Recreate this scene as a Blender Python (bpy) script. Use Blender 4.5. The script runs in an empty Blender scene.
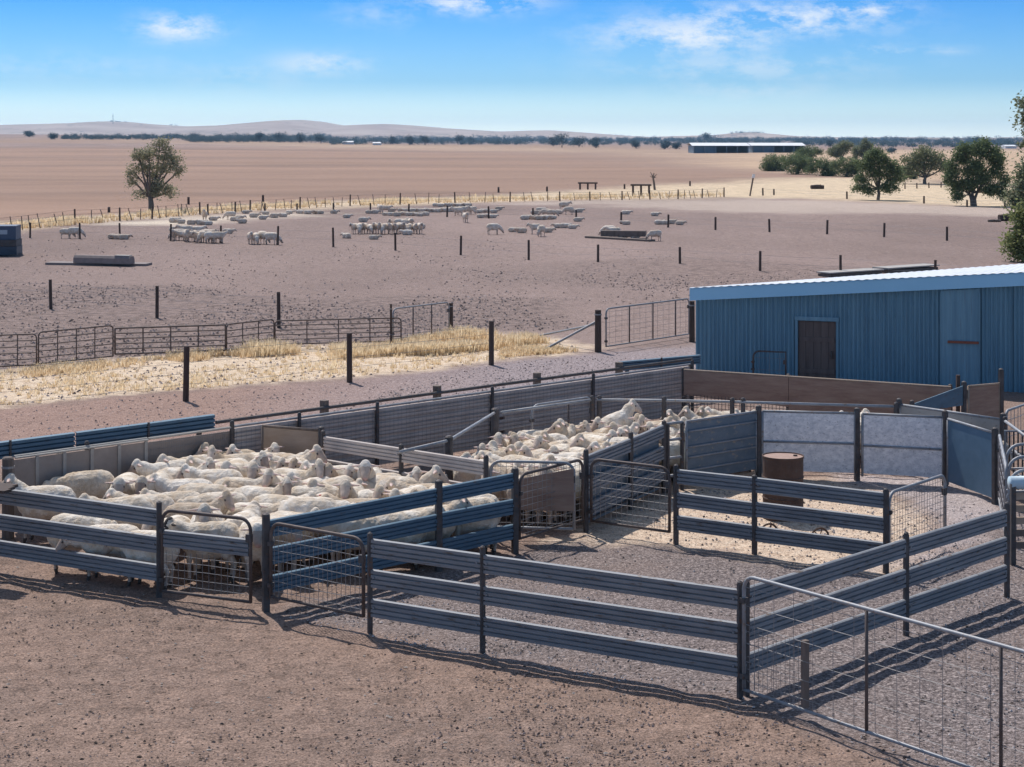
import bpy, bmesh, math, random
import numpy as np
from mathutils import Vector, Matrix, noise as mn
R = math.radians
rnd = random.Random(7)
S = bpy.context.scene
COL = S.collection
F, H, HY, CX = 1800.0, 5.4, 138.0, 512.0

# ------------------------------------------------------------------ terrain
def sstep(a, b, t):
    t = (t - a) / (b - a)
    t = 0.0 if t < 0 else (1.0 if t > 1 else t)
    return t * t * (3 - 2 * t)

def gz(x, y):
    """height of the ground"""
    z = 0.0
    if y > 45:
        k = sstep(45, 65, y)
        z += k * 0.22 * mn.noise(Vector((x * 0.06, y * 0.045, 3.1)))
        z += k * 0.9 * math.exp(-(((x - 9) / 6.5) ** 2 + ((y - 76) / 5.5) ** 2)) * 0.55
    if y > 300:
        u = -x / y
        z += 9.0 * sstep(300, 1700, y) * sstep(0.02, 0.28, u)
        z += 1.0 * sstep(300, 1500, y) * mn.noise(Vector((x * 0.002, y * 0.0012, 9.0)))
    return z

def T(px, py, z):
    Y = F * (H - z) / (py - HY)
    return Vector(((px - CX) / F * Y, Y, z))

def G(px, py):
    """where the sight line through (px, py) meets the ground"""
    z = 0.0
    if py < 152:
        y = 250.0
        while y < 4200:
            zz = H - (py - HY) / F * y
            x = (px - CX) / F * y
            if zz <= gz(x, y): return Vector((x, y, gz(x, y)))
            y *= 1.01
        return Vector(((px - CX) / F * 3000, 3000, gz((px - CX) / F * 3000, 3000)))
    for _ in range(12):
        p = T(px, py, z)
        z = gz(p.x, p.y)
    p = T(px, py, z)
    return Vector((p.x, p.y, z))

def Q(px, py, Y):
    return Vector(((px - CX) / F * Y, Y, H - (py - HY) * Y / F))

def TX(px, py, h=1.05):
    p = T(px, py, h)
    return Vector((p.x, p.y, 0))

# ------------------------------------------------------------------ materials
def newmat(name):
    m = bpy.data.materials.new(name)
    m.use_nodes = True
    nt = m.node_tree
    b = nt.nodes['Principled BSDF']
    return m, nt, b

def nd(nt, t, **kw):
    n = nt.nodes.new(t)
    for k, v in kw.items():
        if k.startswith('i_'):
            n.inputs[k[2:].replace('_', ' ')].default_value = v
        else:
            setattr(n, k, v)
    return n

def ramp(nt, fac, stops):
    r = nt.nodes.new('ShaderNodeValToRGB')
    e = r.color_ramp.elements
    while len(e) < len(stops):
        e.new(0.5)
    for i, (p, c) in enumerate(stops):
        e[i].position = p
        e[i].color = (*c, 1)
    nt.links.new(fac, r.inputs[0])
    return r.outputs[0]

def mixc(nt, fac, a, b, mode='MIX'):
    m = nt.nodes.new('ShaderNodeMix')
    m.data_type = 'RGBA'
    m.blend_type = mode
    for s, v in ((0, fac), (6, a), (7, b)):
        if hasattr(v, 'is_linked'):
            nt.links.new(v, m.inputs[s])
        else:
            m.inputs[s].default_value = v if s == 0 else (*v, 1)
    return m.outputs[2]

def math_(nt, op, a, b=0.0, c=None, clamp=False):
    m = nt.nodes.new('ShaderNodeMath')
    m.operation = op
    m.use_clamp = clamp
    for i, v in enumerate((a, b, c)):
        if v is None:
            continue
        if hasattr(v, 'is_linked'):
            nt.links.new(v, m.inputs[i])
        else:
            m.inputs[i].default_value = v
    return m.outputs[0]

def noise_(nt, vec, scale, detail=3, rough=0.55):
    n = nt.nodes.new('ShaderNodeTexNoise')
    n.inputs['Scale'].default_value = scale
    n.inputs['Detail'].default_value = detail
    n.inputs['Roughness'].default_value = rough
    nt.links.new(vec, n.inputs['Vector'])
    return n.outputs['Fac']

def geo_pos(nt):
    return nt.nodes.new('ShaderNodeNewGeometry').outputs['Position']

def obj_co(nt):
    return nt.nodes.new('ShaderNodeTexCoord').outputs['Object']

def scaled(nt, vec, s):
    m = nt.nodes.new('ShaderNodeMapping')
    m.inputs['Scale'].default_value = s
    nt.links.new(vec, m.inputs['Vector'])
    return m.outputs[0]

def bump_(nt, b, h, strength, dist):
    n = nt.nodes.new('ShaderNodeBump')
    n.inputs['Strength'].default_value = strength
    n.inputs['Distance'].default_value = dist
    nt.links.new(h, n.inputs['Height'])
    nt.links.new(n.outputs[0], b.inputs['Normal'])

def simple(name, c1, c2, scale=6, rough=0.7, metal=0.0, bump=0.0, stretch=(1, 1, 1), c3=None, spec=0.4):
    """weathered surface: two (three) tones broken up by noise in the object's own space"""
    m, nt, b = newmat(name)
    v = scaled(nt, obj_co(nt), stretch)
    n1 = noise_(nt, v, scale, 5, 0.65)
    col = ramp(nt, n1, [(0.3, c1), (0.7, c2)])
    if c3:
        n2 = noise_(nt, v, scale * 2.7, 4, 0.7)
        f = ramp(nt, n2, [(0.58, (0, 0, 0)), (0.68, (1, 1, 1))])
        col = mixc(nt, f, col, c3)
    nt.links.new(col, b.inputs['Base Color'])
    b.inputs['Metallic'].default_value = metal
    rr = ramp(nt, n1, [(0.2, (rough - .08,) * 3), (0.8, (min(1, rough + .12),) * 3)])
    nt.links.new(rr, b.inputs['Roughness'])
    b.inputs['Specular IOR Level'].default_value = spec
    if bump:
        bump_(nt, b, noise_(nt, v, scale * 8, 4, 0.6), bump, 0.01)
    return m

M = {}
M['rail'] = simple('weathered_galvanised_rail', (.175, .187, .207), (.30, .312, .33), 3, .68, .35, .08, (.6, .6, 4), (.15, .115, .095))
M['rail_blue_sky'] = simple('blue_and_skylit_rail', (.075, .14, .20), (.125, .20, .265), 3, .64, .35, .08, (1, 1, 3), (.11, .12, .14))  # pen fence: sky reflection put into the colour; crash rails blue themselves
M['post'] = simple('rusty_grey_steel_post', (.055, .05, .05), (.12, .11, .11), 7, .65, .3, .1, (1, 1, 1), (.16, .08, .05))
M['pipe'] = simple('grey_pipe', (.22, .23, .25), (.36, .37, .39), 6, .6, .35, .05, (1, 1, 1), (.25, .19, .15))
M['pipe_brown'] = simple('rusted_pipe', (.075, .055, .05), (.16, .13, .12), 8, .65, .25, .1)
M['wire'] = simple('wire', (.22, .21, .21), (.34, .33, .33), 5, .5, .6)
M['wood'] = simple('grey_timber', (.11, .085, .07), (.21, .165, .14), 9, .85, 0, .3, (1, 1, .15))
M['wood_dark'] = simple('dark_timber_post', (.05, .034, .028), (.11, .078, .064), 9, .85, 0, .3, (1, 1, .15))
M['ply'] = simple('weathered_plywood', (.23, .14, .105), (.36, .25, .19), 5, .8, 0, .15, (.4, .4, 2.5), (.33, .25, .18))
M['ply_pale'] = simple('pale_plywood', (.30, .22, .16), (.40, .31, .24), 5, .8, 0, .1, (.5, .5, 2))
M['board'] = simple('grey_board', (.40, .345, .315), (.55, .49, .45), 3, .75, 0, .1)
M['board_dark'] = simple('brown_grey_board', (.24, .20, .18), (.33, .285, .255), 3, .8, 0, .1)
M['board_pale'] = simple('pale_sheet', (.34, .32, .29), (.44, .41, .37), 4, .6, 0.1, .05, (1, 1, 1), (.28, .25, .22))
M['galv'] = simple('galvanised_sheet', (.46, .50, .56), (.85, .86, .88), 11, .5, .2, .05, (1, 1, 1.5), (.28, .29, .32))
M['galv_blue'] = simple('blue_grey_sheet', (.07, .14, .21), (.105, .185, .27), 5, .5, .2, .03)
M['galv_dirty_shade'] = simple('dirty_and_shade_sheet', (.10, .14, .18), (.17, .21, .25), 3, .55, .2, .05, (1, 1, 2), (.30, .26, .22))  # also the colour of the sheet that stands in for fence shade
M['trough'] = simple('mauve_grey_trough', (.19, .155, .145), (.28, .23, .215), 4, .8, 0, .1)
M['rust'] = simple('rusty_drum', (.06, .038, .03), (.12, .075, .058), 5, .8, .1, .15, (1, 1, 1), (.10, .08, .07))
M['rust_red'] = simple('red_rust', (.20, .06, .04), (.30, .11, .07), 12, .85)
M['rust_lid'] = simple('rusty_lid', (.30, .19, .15), (.42, .30, .25), 8, .85, 0, .1)
M['shed_wall'] = simple('blue_zinc_cladding', (.10, .215, .30), (.185, .34, .43), 2.0, .55, .1, .03, (5, 5, .22), (.14, .23, .29))
M['shed_trim'] = simple('blue_fascia', (.29, .58, .80), (.33, .62, .84), 1.2, .4, .05)
M['roof'] = simple('white_roof_iron', (.72, .73, .74), (.82, .82, .82), 1.5, .4, .1)
M['door'] = simple('old_plank_door', (.09, .07, .065), (.17, .135, .12), 8, .85, 0, .3, (1, 1, .12))
M['concrete'] = simple('concrete', (.30, .28, .26), (.40, .37, .34), 7, .9, 0, .2)
M['bark'] = simple('grey_bark', (.10, .08, .07), (.22, .18, .15), 10, .9, 0, .4, (1, 1, .2))
M['far_dark'] = simple('far_shed_wall', (.10, .15, .20), (.16, .21, .26), .3, .6)
M['far_white'] = simple('far_white_iron', (.70, .72, .74), (.80, .80, .80), .3, .5)
M['navy'] = simple('dark_blue_tank', (.03, .04, .06), (.05, .07, .10), 3, .5, .1, .05)
M['navy_top'] = simple('faded_blue_panel', (.05, .075, .12), (.07, .10, .16), 3, .5, .1)
M['grey_patch'] = simple('pale_decal', (.30, .36, .42), (.36, .42, .48), 3, .6)
M['red_tag'] = simple('red_tag_plastic', (.45, .03, .03), (.55, .05, .05), 3, .5)
M['roller'] = simple('pale_blue_poly', (.45, .58, .66), (.55, .67, .74), 4, .35)

def leafmat(name, dark, light):
    m, nt, b = newmat(name)
    at = nd(nt, 'ShaderNodeAttribute', attribute_name='tone')
    col = ramp(nt, at.outputs['Fac'], [(0, dark), (1, light)])
    nt.links.new(col, b.inputs['Base Color'])
    b.inputs['Roughness'].default_value = .7
    b.inputs['Specular IOR Level'].default_value = .25
    tr = nd(nt, 'ShaderNodeBsdfTranslucent')
    nt.links.new(col, tr.inputs['Color'])
    mx = nd(nt, 'ShaderNodeMixShader')
    mx.inputs[0].default_value = .5 if 'grass' in name else .4
    nt.links.new(b.outputs[0], mx.inputs[1])
    nt.links.new(tr.outputs[0], mx.inputs[2])
    nt.links.new(mx.outputs[0], nt.nodes['Material Output'].inputs['Surface'])
    return m
M['leaf_gum'] = leafmat('gum_leaves', (.19, .19, .12), (.45, .43, .28))
M['leaf_pine'] = leafmat('pine_leaves', (.065, .10, .05), (.25, .30, .14))
M['leaf_olive'] = leafmat('olive_leaves', (.10, .13, .075), (.33, .34, .20))
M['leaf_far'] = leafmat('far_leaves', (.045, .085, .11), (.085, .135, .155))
M['leaf_bright'] = leafmat('bright_gum_leaves', (.13, .16, .06), (.34, .36, .15))
M['straw'] = leafmat('dry_grass_blades', (.66, .49, .29), (.90, .77, .55))

def woolmat(name='shorn_wool', tints=None):
    m, nt, b = newmat(name)
    oi = nd(nt, 'ShaderNodeObjectInfo')
    v = obj_co(nt)
    add = nd(nt, 'ShaderNodeVectorMath', operation='ADD')
    nt.links.new(v, add.inputs[0])
    cmb = nd(nt, 'ShaderNodeCombineXYZ')
    r10 = math_(nt, 'MULTIPLY', oi.outputs['Random'], 40.0)
    nt.links.new(r10, cmb.inputs[0])
    nt.links.new(cmb.outputs[0], add.inputs[1])
    v2 = add.outputs[0]
    n1 = noise_(nt, v2, 4.5, 4, .6)
    n2 = noise_(nt, v2, 22, 4, .7)
    tint = ramp(nt, oi.outputs['Random'], tints or [(0, (.58, .48, .38)), (.2, (.78, .69, .58)), (.45, (.88, .81, .71)), (.8, (.91, .85, .77)), (1, (.68, .58, .46))])
    dirt = ramp(nt, n1, [(.38, (.80, .73, .65)), (.58, (1, 1, 1))])
    col = mixc(nt, 1.0, tint, dirt, 'MULTIPLY')
    fine = ramp(nt, n2, [(.3, (.86, .84, .81)), (.65, (1, 1, 1))])
    col = mixc(nt, 1.0, col, fine, 'MULTIPLY')
    # muddy belly and legs: a stain low on the animal
    sx = nd(nt, 'ShaderNodeSeparateXYZ')
    nt.links.new(v, sx.inputs[0])
    low = math_(nt, 'ADD', sx.outputs[2], math_(nt, 'MULTIPLY', n1, .25))
    f = ramp(nt, low, [(.40, (1, 1, 1)), (.56, (0, 0, 0))])
    f2 = math_(nt, 'MULTIPLY', f, .35)
    col = mixc(nt, f2, col, (.36, .27, .20))
    nt.links.new(col, b.inputs['Base Color'])
    b.inputs['Roughness'].default_value = .95
    b.inputs['Specular IOR Level'].default_value = .1
    hh = math_(nt, 'ADD', n2, math_(nt, 'MULTIPLY', noise_(nt, v2, 60, 2), .5))
    bump_(nt, b, hh, .75, .03)
    return m
M['wool'] = woolmat()
M['wool_far'] = woolmat('dusty_fleece', [(0, (.74, .64, .55)), (.35, (.86, .77, .68)), (.7, (.90, .83, .75)), (1, (.78, .69, .60))])
M['face'] = simple('sheep_face', (.44, .355, .30), (.56, .475, .41), 14, .85, 0, .1)
_m = M['face']; _nt = _m.node_tree; _b = _nt.nodes['Principled BSDF']; _src = _b.inputs['Base Color'].links[0].from_socket
_oi = nd(_nt, 'ShaderNodeObjectInfo'); _w = math_(_nt, 'FRACT', math_(_nt, 'MULTIPLY', _oi.outputs['Random'], 7.31))
_nt.links.new(mixc(_nt, 1.0, _src, ramp(_nt, _w, [(0, (.55, .48, .44)), (.18, (.80, .74, .70)), (.5, (1, .97, .94)), (1, (1.12, 1.1, 1.08))]), 'MULTIPLY'), _b.inputs['Base Color'])
M['muzzle'] = simple('pink_muzzle', (.42, .27, .24), (.55, .38, .34), 14, .7)
M['ear'] = simple('pink_ear', (.58, .42, .36), (.70, .55, .49), 14, .8)
M['eye'] = simple('dark_eye', (.015, .012, .01), (.03, .02, .02), 10, .3)
M['shank'] = simple('sheep_shank', (.42, .34, .28), (.55, .46, .39), 12, .9)
M['hoof'] = simple('hoof', (.05, .04, .035), (.09, .07, .06), 12, .7)
M['black_wool'] = simple('black_face', (.018, .016, .016), (.05, .04, .04), 14, .85)

# ------------------------------------------------------------------ mesh builder
class MB:
    def __init__(s):
        s.v = []; s.f = []; s.m = []
    def poly(s, pts, mi=0):
        n = len(s.v)
        s.v += [tuple(p) for p in pts]
        s.f.append(tuple(range(n, n + len(pts)))); s.m.append(mi)
    def grid(s, rows, closed=False, mi=0):
        n = len(s.v); w = len(rows[0])
        for r in rows:
            s.v += [tuple(p) for p in r]
        for i in range(len(rows) - 1):
            for j in range(w if closed else w - 1):
                a = n + i * w + j; b = n + i * w + (j + 1) % w
                s.f.append((a, b, b + w, a + w)); s.m.append(mi)
        return n, w
    def tube(s, pts, r, n=8, mi=0, caps=True):
        pts = [Vector(p) for p in pts]
        rs = r if isinstance(r, (list, tuple)) else [r] * len(pts)
        t0 = (pts[1] - pts[0]).normalized()
        up = Vector((0, 0, 1)) if abs(t0.z) < .9 else Vector((1, 0, 0))
        rows = []
        nrm = (up - t0 * up.dot(t0)).normalized()
        for i, p in enumerate(pts):
            if i == 0: t = pts[1] - pts[0]
            elif i == len(pts) - 1: t = pts[-1] - pts[-2]
            else: t = (pts[i] - pts[i - 1]).normalized() + (pts[i + 1] - pts[i]).normalized()
            t = t.normalized()
            nrm = (nrm - t * nrm.dot(t)).normalized()
            bi = t.cross(nrm)
            rows.append([p + (nrm * math.cos(2 * math.pi * k / n) + bi * math.sin(2 * math.pi * k / n)) * rs[i] for k in range(n)])
        b, w = s.grid(rows, True, mi)
        if caps:
            s.f.append(tuple(b + k for k in reversed(range(w)))); s.m.append(mi)
            e = b + (len(rows) - 1) * w
            s.f.append(tuple(e + k for k in range(w))); s.m.append(mi)
    def box(s, c, size, rz=0.0, mi=0, ry=0.0, rx=0.0):
        c = Vector(c); hx, hy, hz = (q / 2 for q in size)
        mt = Matrix.Rotation(rz, 3, 'Z') @ Matrix.Rotation(ry, 3, 'Y') @ Matrix.Rotation(rx, 3, 'X')
        p = [c + mt @ Vector((x * hx, y * hy, z * hz)) for x in (-1, 1) for y in (-1, 1) for z in (-1, 1)]
        n = len(s.v); s.v += [tuple(q) for q in p]
        for f in ((0, 1, 3, 2), (4, 6, 7, 5), (0, 4, 5, 1), (2, 3, 7, 6), (0, 2, 6, 4), (1, 5, 7, 3)):
            s.f.append(tuple(n + k for k in f)); s.m.append(mi)
    def extr(s, a, b, prof, mi=0):
        """closed profile of (offset to the side, height) run along a -> b"""
        a = Vector(a); b = Vector(b); d = (b - a); d.z = 0; d.normalize()
        nn = Vector((d.y, -d.x, 0))
        rows = [[p + nn * o + Vector((0, 0, z)) for o, z in prof] for p in (a, b)]
        n, w = s.grid(rows, True, mi)
        s.f.append(tuple(n + k for k in range(w))); s.m.append(mi)
        s.f.append(tuple(n + w + k for k in reversed(range(w)))); s.m.append(mi)
    def slab(s, a, b, z0, z1, th, mi=0, z0b=None, z1b=None):
        z0b = z0 if z0b is None else z0b; z1b = z1 if z1b is None else z1b
        a = Vector(a); b = Vector(b); d = (b - a); d.z = 0; d.normalize()
        nn = Vector((d.y, -d.x, 0)) * th / 2
        p = [a - nn + Vector((0, 0, z0)), b - nn + Vector((0, 0, z0b)), b - nn + Vector((0, 0, z1b)), a - nn + Vector((0, 0, z1)),
             a + nn + Vector((0, 0, z0)), b + nn + Vector((0, 0, z0b)), b + nn + Vector((0, 0, z1b)), a + nn + Vector((0, 0, z1))]
        n = len(s.v); s.v += [tuple(q) for q in p]
        for f in ((0, 3, 2, 1), (4, 5, 6, 7), (0, 1, 5, 4), (3, 7, 6, 2), (0, 4, 7, 3), (1, 2, 6, 5)):
            s.f.append(tuple(n + k for k in f)); s.m.append(mi)
    def ball(s, c, r, mi=0, n=8, m=5):
        c = Vector(c); rr = r if isinstance(r, (list, tuple)) else (r, r, r)
        rows = []
        for i in range(m + 1):
            a = math.pi * i / m - math.pi / 2
            rows.append([c + Vector((rr[0] * math.cos(a) * math.cos(2 * math.pi * k / n), rr[1] * math.cos(a) * math.sin(2 * math.pi * k / n), rr[2] * math.sin(a))) for k in range(n)])
        s.grid(rows, True, mi)
    def build(s, name, mats, parent=None, smooth=False, tone=None, origin=None):
        if not isinstance(mats, (list, tuple)): mats = [mats]
        me = bpy.data.meshes.new(name)
        org = Vector((0, 0, 0))
        if parent is not None:
            q = parent
            while q is not None:
                org += q.location; q = q.parent
        elif origin is not None:
            org = Vector(origin)
        me.from_pydata([(p[0] - org.x, p[1] - org.y, p[2] - org.z) for p in s.v], [], s.f)
        for m in mats: me.materials.append(m)
        if any(s.m): me.polygons.foreach_set('material_index', s.m)
        if smooth: me.polygons.foreach_set('use_smooth', [True] * len(s.f))
        if tone is not None:
            at = me.attributes.new('tone', 'FLOAT', 'FACE')
            at.data.foreach_set('value', tone)
        me.update()
        o = bpy.data.objects.new(name, me)
        COL.objects.link(o)
        if parent is not None: o.parent = parent
        elif origin is not None: o.location = org
        return o

def tag(o, label=None, cat=None, group=None, kind=None):
    if label: o['label'] = label
    if cat: o['category'] = cat
    if group: o['group'] = group
    if kind: o['kind'] = kind
    return o

def thing(name, label, cat, loc=(0, 0, 0), group=None):
    o = bpy.data.objects.new(name, None)
    o.empty_display_size = .2
    COL.objects.link(o); o.location = loc
    return tag(o, label, cat, group)

# ------------------------------------------------------------------ yard fence kit
RH = .205
def rail_profile(z0, h=RH, n=4, d=.015, t=.003):
    front = []
    for i in range(n):
        a = z0 + h * i / n
        s_ = h / n
        front += [(-d * .25, a + .03 * s_), (d, a + .17 * s_), (d, a + .80 * s_), (-d * .25, a + .95 * s_)]
    back = [(o - t - d, z) for o, z in reversed(front)]
    return front + back

def post(parent, p, h=1.09, w=.065, z0=-.15, mat='post', name='post', round_=False):
    m = MB()
    if round_:
        m.tube([(p.x, p.y, z0), (p.x, p.y, h - .02), (p.x, p.y, h)], [w / 2, w / 2, w * .3], 10)
    else:
        m.box((p.x, p.y, (z0 + h) / 2), (w, w, h - z0), rz=.4)
        m.tube([(p.x, p.y, h - .002), (p.x, p.y, h + .02), (p.x, p.y, h + .035)], [w * .62, w * .58, w * .2], 8)
    return m.build(name, M[mat], parent)

def rail_fence(label, a, b, tposts, tops=(1.04, .715, .39), rail='rail', posts='post', group='railed yard fences', ph=1.08, pw=.055):
    a = Vector(a); b = Vector(b)
    t = thing('rail_fence', label, 'fence', ((a + b) / 2).to_tuple(), group)
    d = (b - a).normalized()
    ks = sorted(set([0.0] + [k for k in tposts if 0 < k < 1] + [1.0]))
    for z in tops:
        m = MB()
        for k0, k1 in zip(ks, ks[1:]):
            e = .02
            dz0 = rnd.uniform(-.008, .008); dz1 = rnd.uniform(-.008, .008)
            pa = a.lerp(b, k0) + d * e; pb = a.lerp(b, k1) - d * e
            m.extr(pa + Vector((0, 0, dz0)), pb + Vector((0, 0, dz1)), rail_profile(z - RH))
            n_ = Vector((d.y, -d.x, 0))
            for q, s_ in ((pa, 1), (pb, -1)):          # a bolt head at each end
                c = q + d * .04 * s_ + n_ * .02
                m.box((c.x, c.y, z - RH * .45), (.022, .016, .022), rz=math.atan2(d.y, d.x))
        m.build('rail', M[rail], t)
    for k in tposts:
        post(t, a.lerp(b, k), ph + rnd.uniform(-.015, .02), pw, mat=posts)
    return t

def arch(a, b, z0, z1, r=.14, both=True, lead=True):
    """pipe path: up at a, along the top, down at b with rounded corners"""
    a = Vector(a); b = Vector(b); d = (b - a); d.z = 0; L = d.length; d.normalize()
    A = lambda s_, z: Vector((a.x + d.x * s_, a.y + d.y * s_, z))
    p = [A(0, z0)]
    for i in range(6):
        t = i / 5 * math.pi / 2
        p.append(A(r - r * math.cos(t), z1 - r + r * math.sin(t)))
    if both:
        for i in range(6):
            t = i / 5 * math.pi / 2
            p.append(A(L - r + r * math.sin(t), z1 - r + r * math.cos(t)))
        p.append(A(L, z0))
    else:
        p.append(A(L, z1)); p.append(A(L, z0))
    return p

def mesh_panel(m, a, b, z0, z1, nh, nv, r=.0035, zs=None):
    a = Vector(a); b = Vector(b)
    zs = zs or [z0 + (z1 - z0) * (i + .5) / nh for i in range(nh)]
    for z in zs:
        sag = rnd.uniform(-.012, .012)
        c = (a + b) / 2
        m.tube([(a.x, a.y, z), (c.x, c.y, z + sag), (b.x, b.y, z)], r, 4, caps=False)
    for i in range(nv):
        q = a.lerp(b, (i + .5) / nv)
        m.tube([(q.x, q.y, z0), (q.x + rnd.uniform(-.006, .006), q.y, z1)], r * .85, 4, caps=False)

def gate(label, a, b, z0=.14, z1=1.0, nh=7, nv=18, pr=.021, group=None, mat='pipe_brown', both=True, band=None, mid=(), wr=.0035, netz=None, hinges=True):
    a = Vector(a); b = Vector(b); d = (b - a).normalized()
    t = thing('mesh_gate', label, 'gate', ((a + b) / 2).to_tuple(), group)
    m = MB()
    m.tube(arch(a, b, z0, z1, both=both), pr, 8)
    m.tube([(a.x, a.y, z0 + .01), (b.x, b.y, z0 + .01)], pr * .9, 8)
    m.build('frame', M[mat], t, smooth=True)
    for k in mid:
        q = a.lerp(b, k)
        mm = MB(); mm.tube([(q.x, q.y, z0), (q.x, q.y, z1)], pr * .85, 8); mm.build('upright', M['pipe_brown'], t, smooth=True)
    if nh:
        m = MB(); lo, hi = netz or (z0, z1)
        mesh_panel(m, a + d * .02, b - d * .02, lo + .02, hi - .02, nh, nv, wr)
        m.build('netting', M['wire'], t)
    if band:
        m = MB(); m.extr(a + d * .025, b - d * .025, rail_profile(band - RH)); m.build('rail', M['rail'], t)
    if hinges:
        for z in (z0 + .14, z1 - .24):
            m = MB(); m.tube([(a.x - d.x * .05, a.y - d.y * .05, z), (a.x + d.x * .03, a.y + d.y * .03, z)], .018, 6)
            m.box((a.x, a.y, z), (.05, .07, .05), rz=math.atan2(d.y, d.x)); m.build('hinge', M['post'], t)
        m = MB(); m.box((b.x - d.x * .02, b.y - d.y * .02, z1 - .22), (.07, .05, .09), rz=math.atan2(d.y, d.x)); m.build('latch', M['post'], t)
    return t

def sheet_panel(label, a, b, z0, z1, mat, th=.012, bars=(), frame='pipe', group=None, name='sheet_panel', endposts=(), skew=0, posth=1.08):
    a = Vector(a); b = Vector(b); d = (b - a).normalized()
    t = thing(name, label, 'panel', ((a + b) / 2).to_tuple(), group)
    m = MB(); e = .05
    m.slab(a + d * e, b - d * e, z0, z1 - .02, th); m.build('sheet', M[mat], t)
    m = MB()
    m.tube([(a.x + d.x * .03, a.y + d.y * .03, z1), (b.x - d.x * .03, b.y - d.y * .03, z1)], .02, 8)
    n = Vector((d.y, -d.x, 0)) * .025
    for z in bars:
        p, q = a + d * .05 + n, b - d * .05 + n
        m.tube([(p.x, p.y, z), (q.x, q.y, z)], .016, 6)
    m.tube([(a.x + d.x * .03, a.y + d.y * .03, z0 - .05), (a.x + d.x * .03, a.y + d.y * .03, z1)], .02, 8)
    m.tube([(b.x - d.x * .03, b.y - d.y * .03, z0 - .05), (b.x - d.x * .03, b.y - d.y * .03, z1)], .02, 8)
    m.build('frame', M[frame], t, smooth=True)
    for k in endposts: post(t, a.lerp(b, k), posth, .07)
    return t

# ---------- key points of the yards (ground positions)
pFL = Vector((0, 0, 0))
n158 = G(159, 597); n265 = G(266, 611); n370 = G(370, 634); n740 = G(740, 697); n1008 = G(1007, 597)
n515 = G(515, 553); n585 = G(586, 531); n676 = G(676, 544); n887 = G(886, 573)
n664 = TX(664, 424); n757 = TX(757.5, 411.5); n857 = TX(857, 414); n945 = TX(945, 418); n996 = TX(995, 433)
fl0 = TX(0, 487.5, 1.04)
dfl = (fl0 - n158).normalized()
flA = n158 + dfl * ((fl0 - n158).length + 2.2)
rail_fence('grey three-rail yard fence along the front left of the sheep pen', flA, n158, [.02, 1.0], group=None)
rail_fence('blue-lit three-rail fence between the front sheep flock and the small gravel yard', n265, n515, [0, .665, 1.0], rail='rail_blue_sky', group=None, ph=1.09, pw=.075)
rail_fence('three-rail fence nearest the camera with a middle post, along the brown dirt', n370, n740, [0, .33, 1.0], group=None, pw=.048)
rail_fence('three-rail fence running back from the front corner post to the right edge', n740, n1008, [.02, .575, 1.0], group=None, pw=.048)
rail_fence('three-rail fence in the middle, in front of the rusty drum', n676, n887, [0, .39, 1.0], tops=(1.0, .69, .38), group=None, pw=.055, ph=1.02)
rail_fence('shaded three-rail fence sloping from the double mesh gates to the middle sheep pen', n585, n664, [.0, .55, 1.0], rail='rail', group=None)
# added dark sheet standing in for the shade at that fence
t = thing('shade_panel', 'dark sheet added as shade behind the shaded fence beside the round yard', 'panel', ((n585 + n664) / 2).to_tuple())
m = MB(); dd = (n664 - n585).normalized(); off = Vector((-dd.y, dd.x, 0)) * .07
m.slab(n585 + dd * .15 + off, n664 - dd * .05 + off, .06, .95, .012); m.build('sheet', M['galv_dirty_shade'], t)
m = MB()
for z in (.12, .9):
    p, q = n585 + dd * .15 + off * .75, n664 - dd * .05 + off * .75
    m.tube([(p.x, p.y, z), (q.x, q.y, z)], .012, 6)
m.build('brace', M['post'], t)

# front small gate with rail band
ga = n158.lerp(n265, .03); gb = n158.lerp(n265, .86); ga_front = n158.lerp(n265, .45)
gate('rusty round-topped gate with a rail across it, left of the thick black post', ga, gb, z0=.07, z1=1.03, nh=5, nv=14, band=.80, netz=(.1, .58))
gate('rusty round-topped mesh gate between the thick black post and front rail fence', n265.lerp(n370, .05), n265.lerp(n370, .94), z0=.17, z1=1.02, nh=7, nv=20)
gate('left leaf of the paired mesh gates in front of the brown ply', n515.lerp(n585, .06), n515.lerp(n585, .95), z0=.16, z1=1.0, nh=9, nv=13)
gate('right leaf of the paired mesh gates, in front of the dark shade sheet', n585.lerp(n676, .06), n585.lerp(n676, .93), z0=.14, z1=1.0, nh=8, nv=14)
n945b = G(945, 549)
gate('small fine-mesh gate at the right end of the middle rail fence', n887.lerp(n945b, .05), n945b, z0=.12, z1=.98, nh=9, nv=20, mat='pipe', wr=.003)
# big front right gate
g3a = n740 + Vector((.03, -.06, 0)); d3 = (TX(1024, 651, 1.19) - TX(745, 575, 1.19)).normalized()
g3b = g3a + d3 * 4.3
t = gate('long pale-topped farm gate with sparse wires in the front right corner', g3a, g3b, z0=.08, z1=1.19, nh=6, nv=17, pr=.019, mat='pipe', mid=(.36, .70), wr=.003, both=True)
m = MB()
mesh_panel(m, g3a + d3 * .05, g3a + d3 * .75, .12, .72, 5, 12, .0028); m.build('netting', M['wire'], t)
m = MB(); q = g3a + d3 * .78 + Vector((.02, .03, 0)); m.box((q.x, q.y, .42), (.06, .05, .62), rz=.6); m.build('stub_board', M['wood'], t)

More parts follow.
